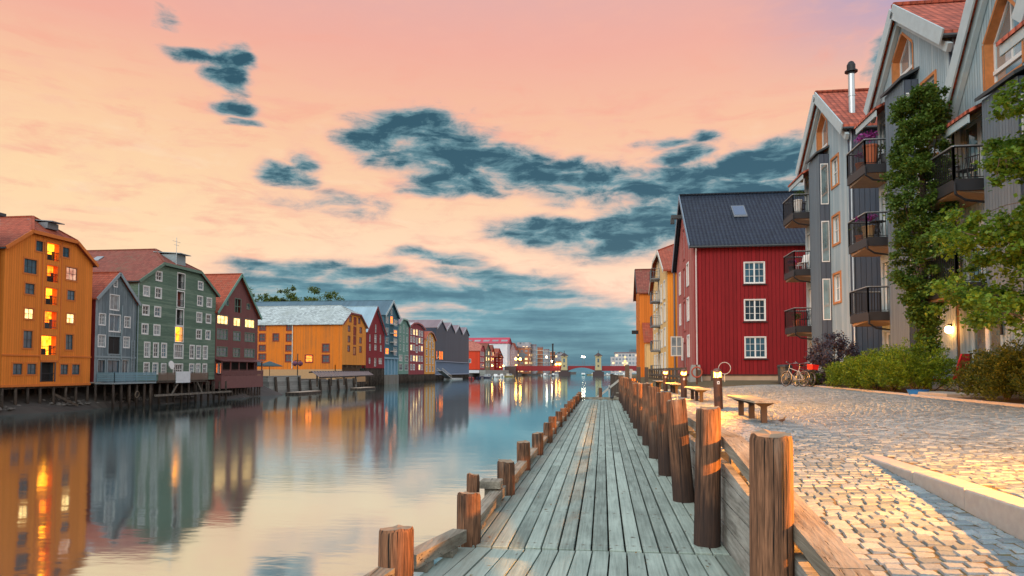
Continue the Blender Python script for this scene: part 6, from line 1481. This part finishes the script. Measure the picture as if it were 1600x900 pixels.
r = random.Random(4); b = thing('purple_bush', 'dark purple-leaved bush at the corner of the red warehouse', 'bush', (9.75, 31.6, 1.02)); cl = []
for i in range(110):
    a, t = r.uniform(0, 6.28), r.random() ** .5; cl.append((math.cos(a) * 1.0 * t, math.sin(a) * 1.3 * t, .15 + 2.2 * r.random() * (1 - .4 * t * t), r.uniform(.2, .36)))
leaf_cloud(cl, .095, 70, 9, asp=.7).build('foliage', PUR, b, uv=False); q = MB()
for i in range(7): a = i * .9; q.path([(0, 0, -.05), (math.cos(a) * .5, math.sin(a) * .5, 1.1), (math.cos(a) * .9, math.sin(a) * .9, 2.0)], [.04, .025, .01], 5)
q.build('stem', BARK, b)
spray_bush('low_green_shrub', 'low yellow-green shrub between the bicycles and the purple bush', 'bush', 9.0, 32.0, 1.3, 1.3, .8, 77, JUN, None, 50, .05, z=1.02)
# ivy-clad trunk
IVY = leafm('ivy_leaves', (.035, .08, .012), (.15, .26, .04), .35); IVYB = leafm('maple_leaves', (.05, .115, .012), (.17, .30, .03), .4)
r = random.Random(12); b = thing('ivy_column', 'tall narrow tree trunk wrapped in ivy between two grey flats', 'tree', (10.25, 24.0, 1.1)); cl = []; Hh = 9.7
for i in range(430):
    z = 1.1 + (Hh - 1.2) * r.random() ** .85; f = z / Hh; rad = (.28 + .75 * smooth(.12, .5, f)) * (1 - .35 * smooth(.84, 1.0, f)) * (1 + .15 * math.sin(z * 2.1)); a = r.uniform(0, 6.283); t = r.random() ** .4
    cl.append((math.cos(a) * rad * t * .9, math.sin(a) * rad * t * .95, z, r.uniform(.20, .36)))
leaf_cloud(cl, .095, 110, 21, asp=.85).build('crown', IVY, b, uv=False)
q = MB(); q.path([(0, 0, -.1), (.05, .0, 1.0), (-.05, .05, 3), (.05, 0, 6), (0, 0, Hh - .5)], [.14, .12, .10, .08, .03], 8)
for i in range(6): a = i * 1.05; q.path([(0, 0, 1.5 + i), (math.cos(a) * .4, math.sin(a) * .4, 2.3 + i), (math.cos(a) * .6, math.sin(a) * .6, 3.4 + i)], [.04, .03, .01], 5)
q.build('trunk', BARK, b)
# overhanging maple
r = random.Random(31); b = thing('maple_tree', 'light green maple reaching in over the flats from beside the quay', 'tree', (9.7, 14.3, 1.1)); cl = []; q = MB()
q.path([(0, 0, -.2), (.05, .05, 1.2), (-.05, .1, 2.6), (.1, .1, 4.6), (0, .2, 6.6)], [.13, .11, .09, .06, .02], 8)
for i, (az_, z0, L, rise) in enumerate(((200, 1.2, 2.5, .5), (178, 1.6, 2.45, .6), (150, 1.7, 2.2, .6), (222, 1.5, 2.0, .8), (186, 2.4, 2.3, .8), (164, 2.7, 2.1, .8), (205, 2.6, 1.7, 1.0), (130, 2.2, 1.9, .9), (180, 3.5, 1.4, 1.1), (150, 3.9, 1.4, 1.3), (195, 4.3, 1.2, 1.2), (220, 3.4, 1.2, 1.2), (172, 4.6, 1.25, 1.3), (100, 2.6, 1.6, 1.2), (60, 3.0, 1.5, 1.3), (0, 3.0, 1.6, 1.4), (300, 2.6, 1.6, 1.3), (250, 3.8, 1.0, 1.4))):
    a = R(az_ - 0); dx_, dy_ = math.cos(a), math.sin(a); L *= 1.30 if i < 8 else 1.4; e = Vector((dx_ * L, dy_ * L, z0 + rise)); m_ = Vector((dx_ * L * .5, dy_ * L * .5, z0 + rise * .65)); q.path([(0, .05, z0), m_, e], [.045, .028, .008], 6)
    for k in range(32):
        t = r.uniform(.3, 1.12); p = Vector((dx_ * L * t, dy_ * L * t, z0 + rise * (1.3 * t - .3 * t * t))); w_ = Vector((-dy_, dx_, 0)) * r.gauss(0, .38) ; p2 = p + w_ + Vector((0, 0, r.gauss(-.05, .16)))
        if k % 3 == 0: q.path([p, (p + p2) / 2 + Vector((0, 0, .05)), p2], [.012, .008, .004], 4)
        cl.append((p2.x, p2.y, p2.z, r.uniform(.16, .32)))
q.build('trunk', BARK, b, smooth=True)
lc = leaf_cloud(cl, .085, 75, 17, asp=.95); lc.build('crown', IVYB, b, uv=False)

# ------------------------------------------------------------------ small things by the flats
b = thing('deckchair', 'red folding garden chair on the step behind the yew bush', 'chair', (10.3, 22.6, 1.12), R(215)); RED = plain('red_canvas', (.60, .012, .02), .6)
MB().hexa([(-.28, -.32, .34), (.28, -.32, .34), (.28, .25, .34), (-.28, .25, .34), (-.28, -.32, .38), (.28, -.32, .38), (.28, .25, .38), (-.28, .25, .38)]).build('seat', RED, b)
MB().hexa([(-.28, .22, .36), (.28, .22, .36), (.28, .26, .36), (-.28, .26, .36), (-.26, .48, 1.12), (.26, .48, 1.12), (.26, .52, 1.12), (-.26, .52, 1.12)]).build('backrest', RED, b)
for s_ in (-.27, .27): MB().tube((s_, -.34, .0), (s_, .22, .42), .013, n=5).build('leg', IRON, b); MB().tube((s_, .4, .0), (s_, -.3, .37), .013, n=5).build('leg', IRON, b)
tag(MB().rbox(-.45, .45, -1.1, 1.1, -.1, .16, .02).build('stone_step', CONC, None, (9.2, 20.5, 1.0)), 'low concrete step between the two hedges', 'step')
b = thing('blue_tub', 'shallow blue plastic tub on the bed edge beside the concrete step', 'tub', (8.85, 21.3, 1.04)); MB().lathe([(.22, 0), (.28, .16), (.30, .17)], n=16).build('tub', plain('blue_plastic', (.02, .16, .5), .35), b)
b = thing('patio_rail', 'thin black garden railing before the ground floor patio', 'railing', (10.6, 16.8, 1.1), R(90)); rail(b, [(0, 0, 0), (5.2, 0, 0)], 1.15, IRON, .5, 'rail', .035, top=.03)
PURF = leafm('purple_flowers', (.20, .02, .16), (.45, .08, .36), .3); GRF = leafm('pot_leaves', (.05, .09, .02), (.14, .18, .04), .3)
TERR = plain('terracotta', (.42, .13, .06), .8); DPOT = plain('dark_pot', (.03, .035, .04), .5); WPOT = plain('white_pot', (.6, .62, .6), .5)
def pot(x, y, z, s, pm, lf, label, h=1.0):
    b = thing('potted_plant', label, 'potted plant', (x, y, z), 0, 'potted plants on the balconies')
    MB().lathe([(.11 * s, 0), (.16 * s, .30 * s * h), (.175 * s, .31 * s * h), (.175 * s, .34 * s * h)], n=14).build('pot', pm, b)
    leaf_cloud([(rnd.gauss(0, .09 * s), rnd.gauss(0, .09 * s), (.34 * h + .14) * s + rnd.uniform(0, .16) * s, .14 * s) for _ in range(6)], .08 * s, 30, int(x * 10 + y)).build('foliage', lf, b, uv=False); return b
zf = lambda zr: zr - 1.02 + .005
pot(10.62, 39.8, zf(11.3), 1.5, WPOT, GRF, 'tall white planter on the top balcony next to the red roof', 1.5)
pot(10.55, 41.0, zf(8.2), 1.2, DPOT, PURF, 'purple flowers in a dark pot on the middle balcony by the red warehouse')
pot(10.6, 40.5, zf(5.12), 1.2, TERR, GRF, 'leafy terracotta pot on the lowest balcony by the red warehouse')
pot(10.62, 29.3, zf(10.85), 1.7, TERR, PURF, 'purple flowers in a tall terracotta pot on the top balcony beside the ivy', 1.5)
pot(10.65, 30.4, zf(10.85), 1.4, TERR, PURF, 'smaller purple flowers at the far corner of the top balcony beside the ivy')
pot(11.1, 29.1, zf(10.85), 1.3, DPOT, GRF, 'black pot with a small green plant on the top balcony beside the ivy')
pot(10.62, 29.7, zf(7.95), 1.5, plain('tan_pot', (.4, .28, .14), .8), PURF, 'purple flowers in a tan pot on the middle balcony beside the ivy', 1.2)
pot(10.62, 30.6, zf(7.95), 1.2, TERR, GRF, 'terracotta pot with pale leaves at the far corner of the middle balcony beside the ivy')
pot(10.62, 23.8, zf(8.36), 1.2, DPOT, GRF, 'green plant in a dark pot on the upper balcony behind the maple')
b = pot(11.3, 28.55, 4.6, .8, TERR, GRF, 'small terracotta pot fixed to the wall beside the low balcony door'); 
def chair(x, y, z, rz, m, label, solid=False):
    b = thing('balcony_chair', label, 'chair', (x, y, z), rz, 'chairs on the balconies')
    MB().box(-.21, .21, -.2, .2, .42, .45).build('seat', m, b); q = MB()
    if solid: q.hexa([(-.21, .18, .5), (.21, .18, .5), (.21, .21, .5), (-.21, .21, .5), (-.2, .28, .92), (.2, .28, .92), (.2, .31, .92), (-.2, .31, .92)])
    else:
        for i in range(6): q.beam((-.18 + i * .072, .2, .45), (-.18 + i * .072, .29, .9), .018, .018)
        q.beam((-.21, .29, .9), (.21, .29, .9), .03, .03)
    q.build('backrest', m, b)
    for sx in (-.19, .19):
        for sy in (-.18, .18): MB().tube((sx, sy, 0), (sx, sy, .44), .014, n=5).build('leg', m, b)
    return b
chair(10.95, 40.7, zf(11.3), R(-60), IRON, 'black chair on the top balcony next to the red roof'); chair(10.9, 40.0, zf(8.2), R(-50), WHITE, 'white chair at the near side of the middle balcony by the red warehouse', True); chair(11.0, 40.9, zf(8.2), R(-120), WHITE, 'white chair at the far side of the middle balcony by the red warehouse', True)
chair(10.9, 39.9, zf(5.12), R(-60), IRON, 'black chair on the lowest balcony by the red warehouse'); chair(11.0, 30.2, zf(7.95), R(-70), IRON, 'black chair on the middle balcony beside the ivy'); chair(10.9, 22.6, zf(8.36), R(-60), IRON, 'black folding chair on the upper balcony behind the maple')
chair(10.95, 29.9, zf(10.85), R(-100), IRON, 'black chair on the top balcony beside the ivy')
b = thing('balcony_table', 'round black table on the middle balcony beside the ivy', 'table', (10.85, 29.35, zf(7.95))); MB().lathe([(.3, .70), (.3, .72)], n=18).build('table_top', IRON, b); MB().lathe([(.16, 0), (.02, .04), (.02, .7)], n=10).build('leg', IRON, b)
bpy.context.view_layer.update()
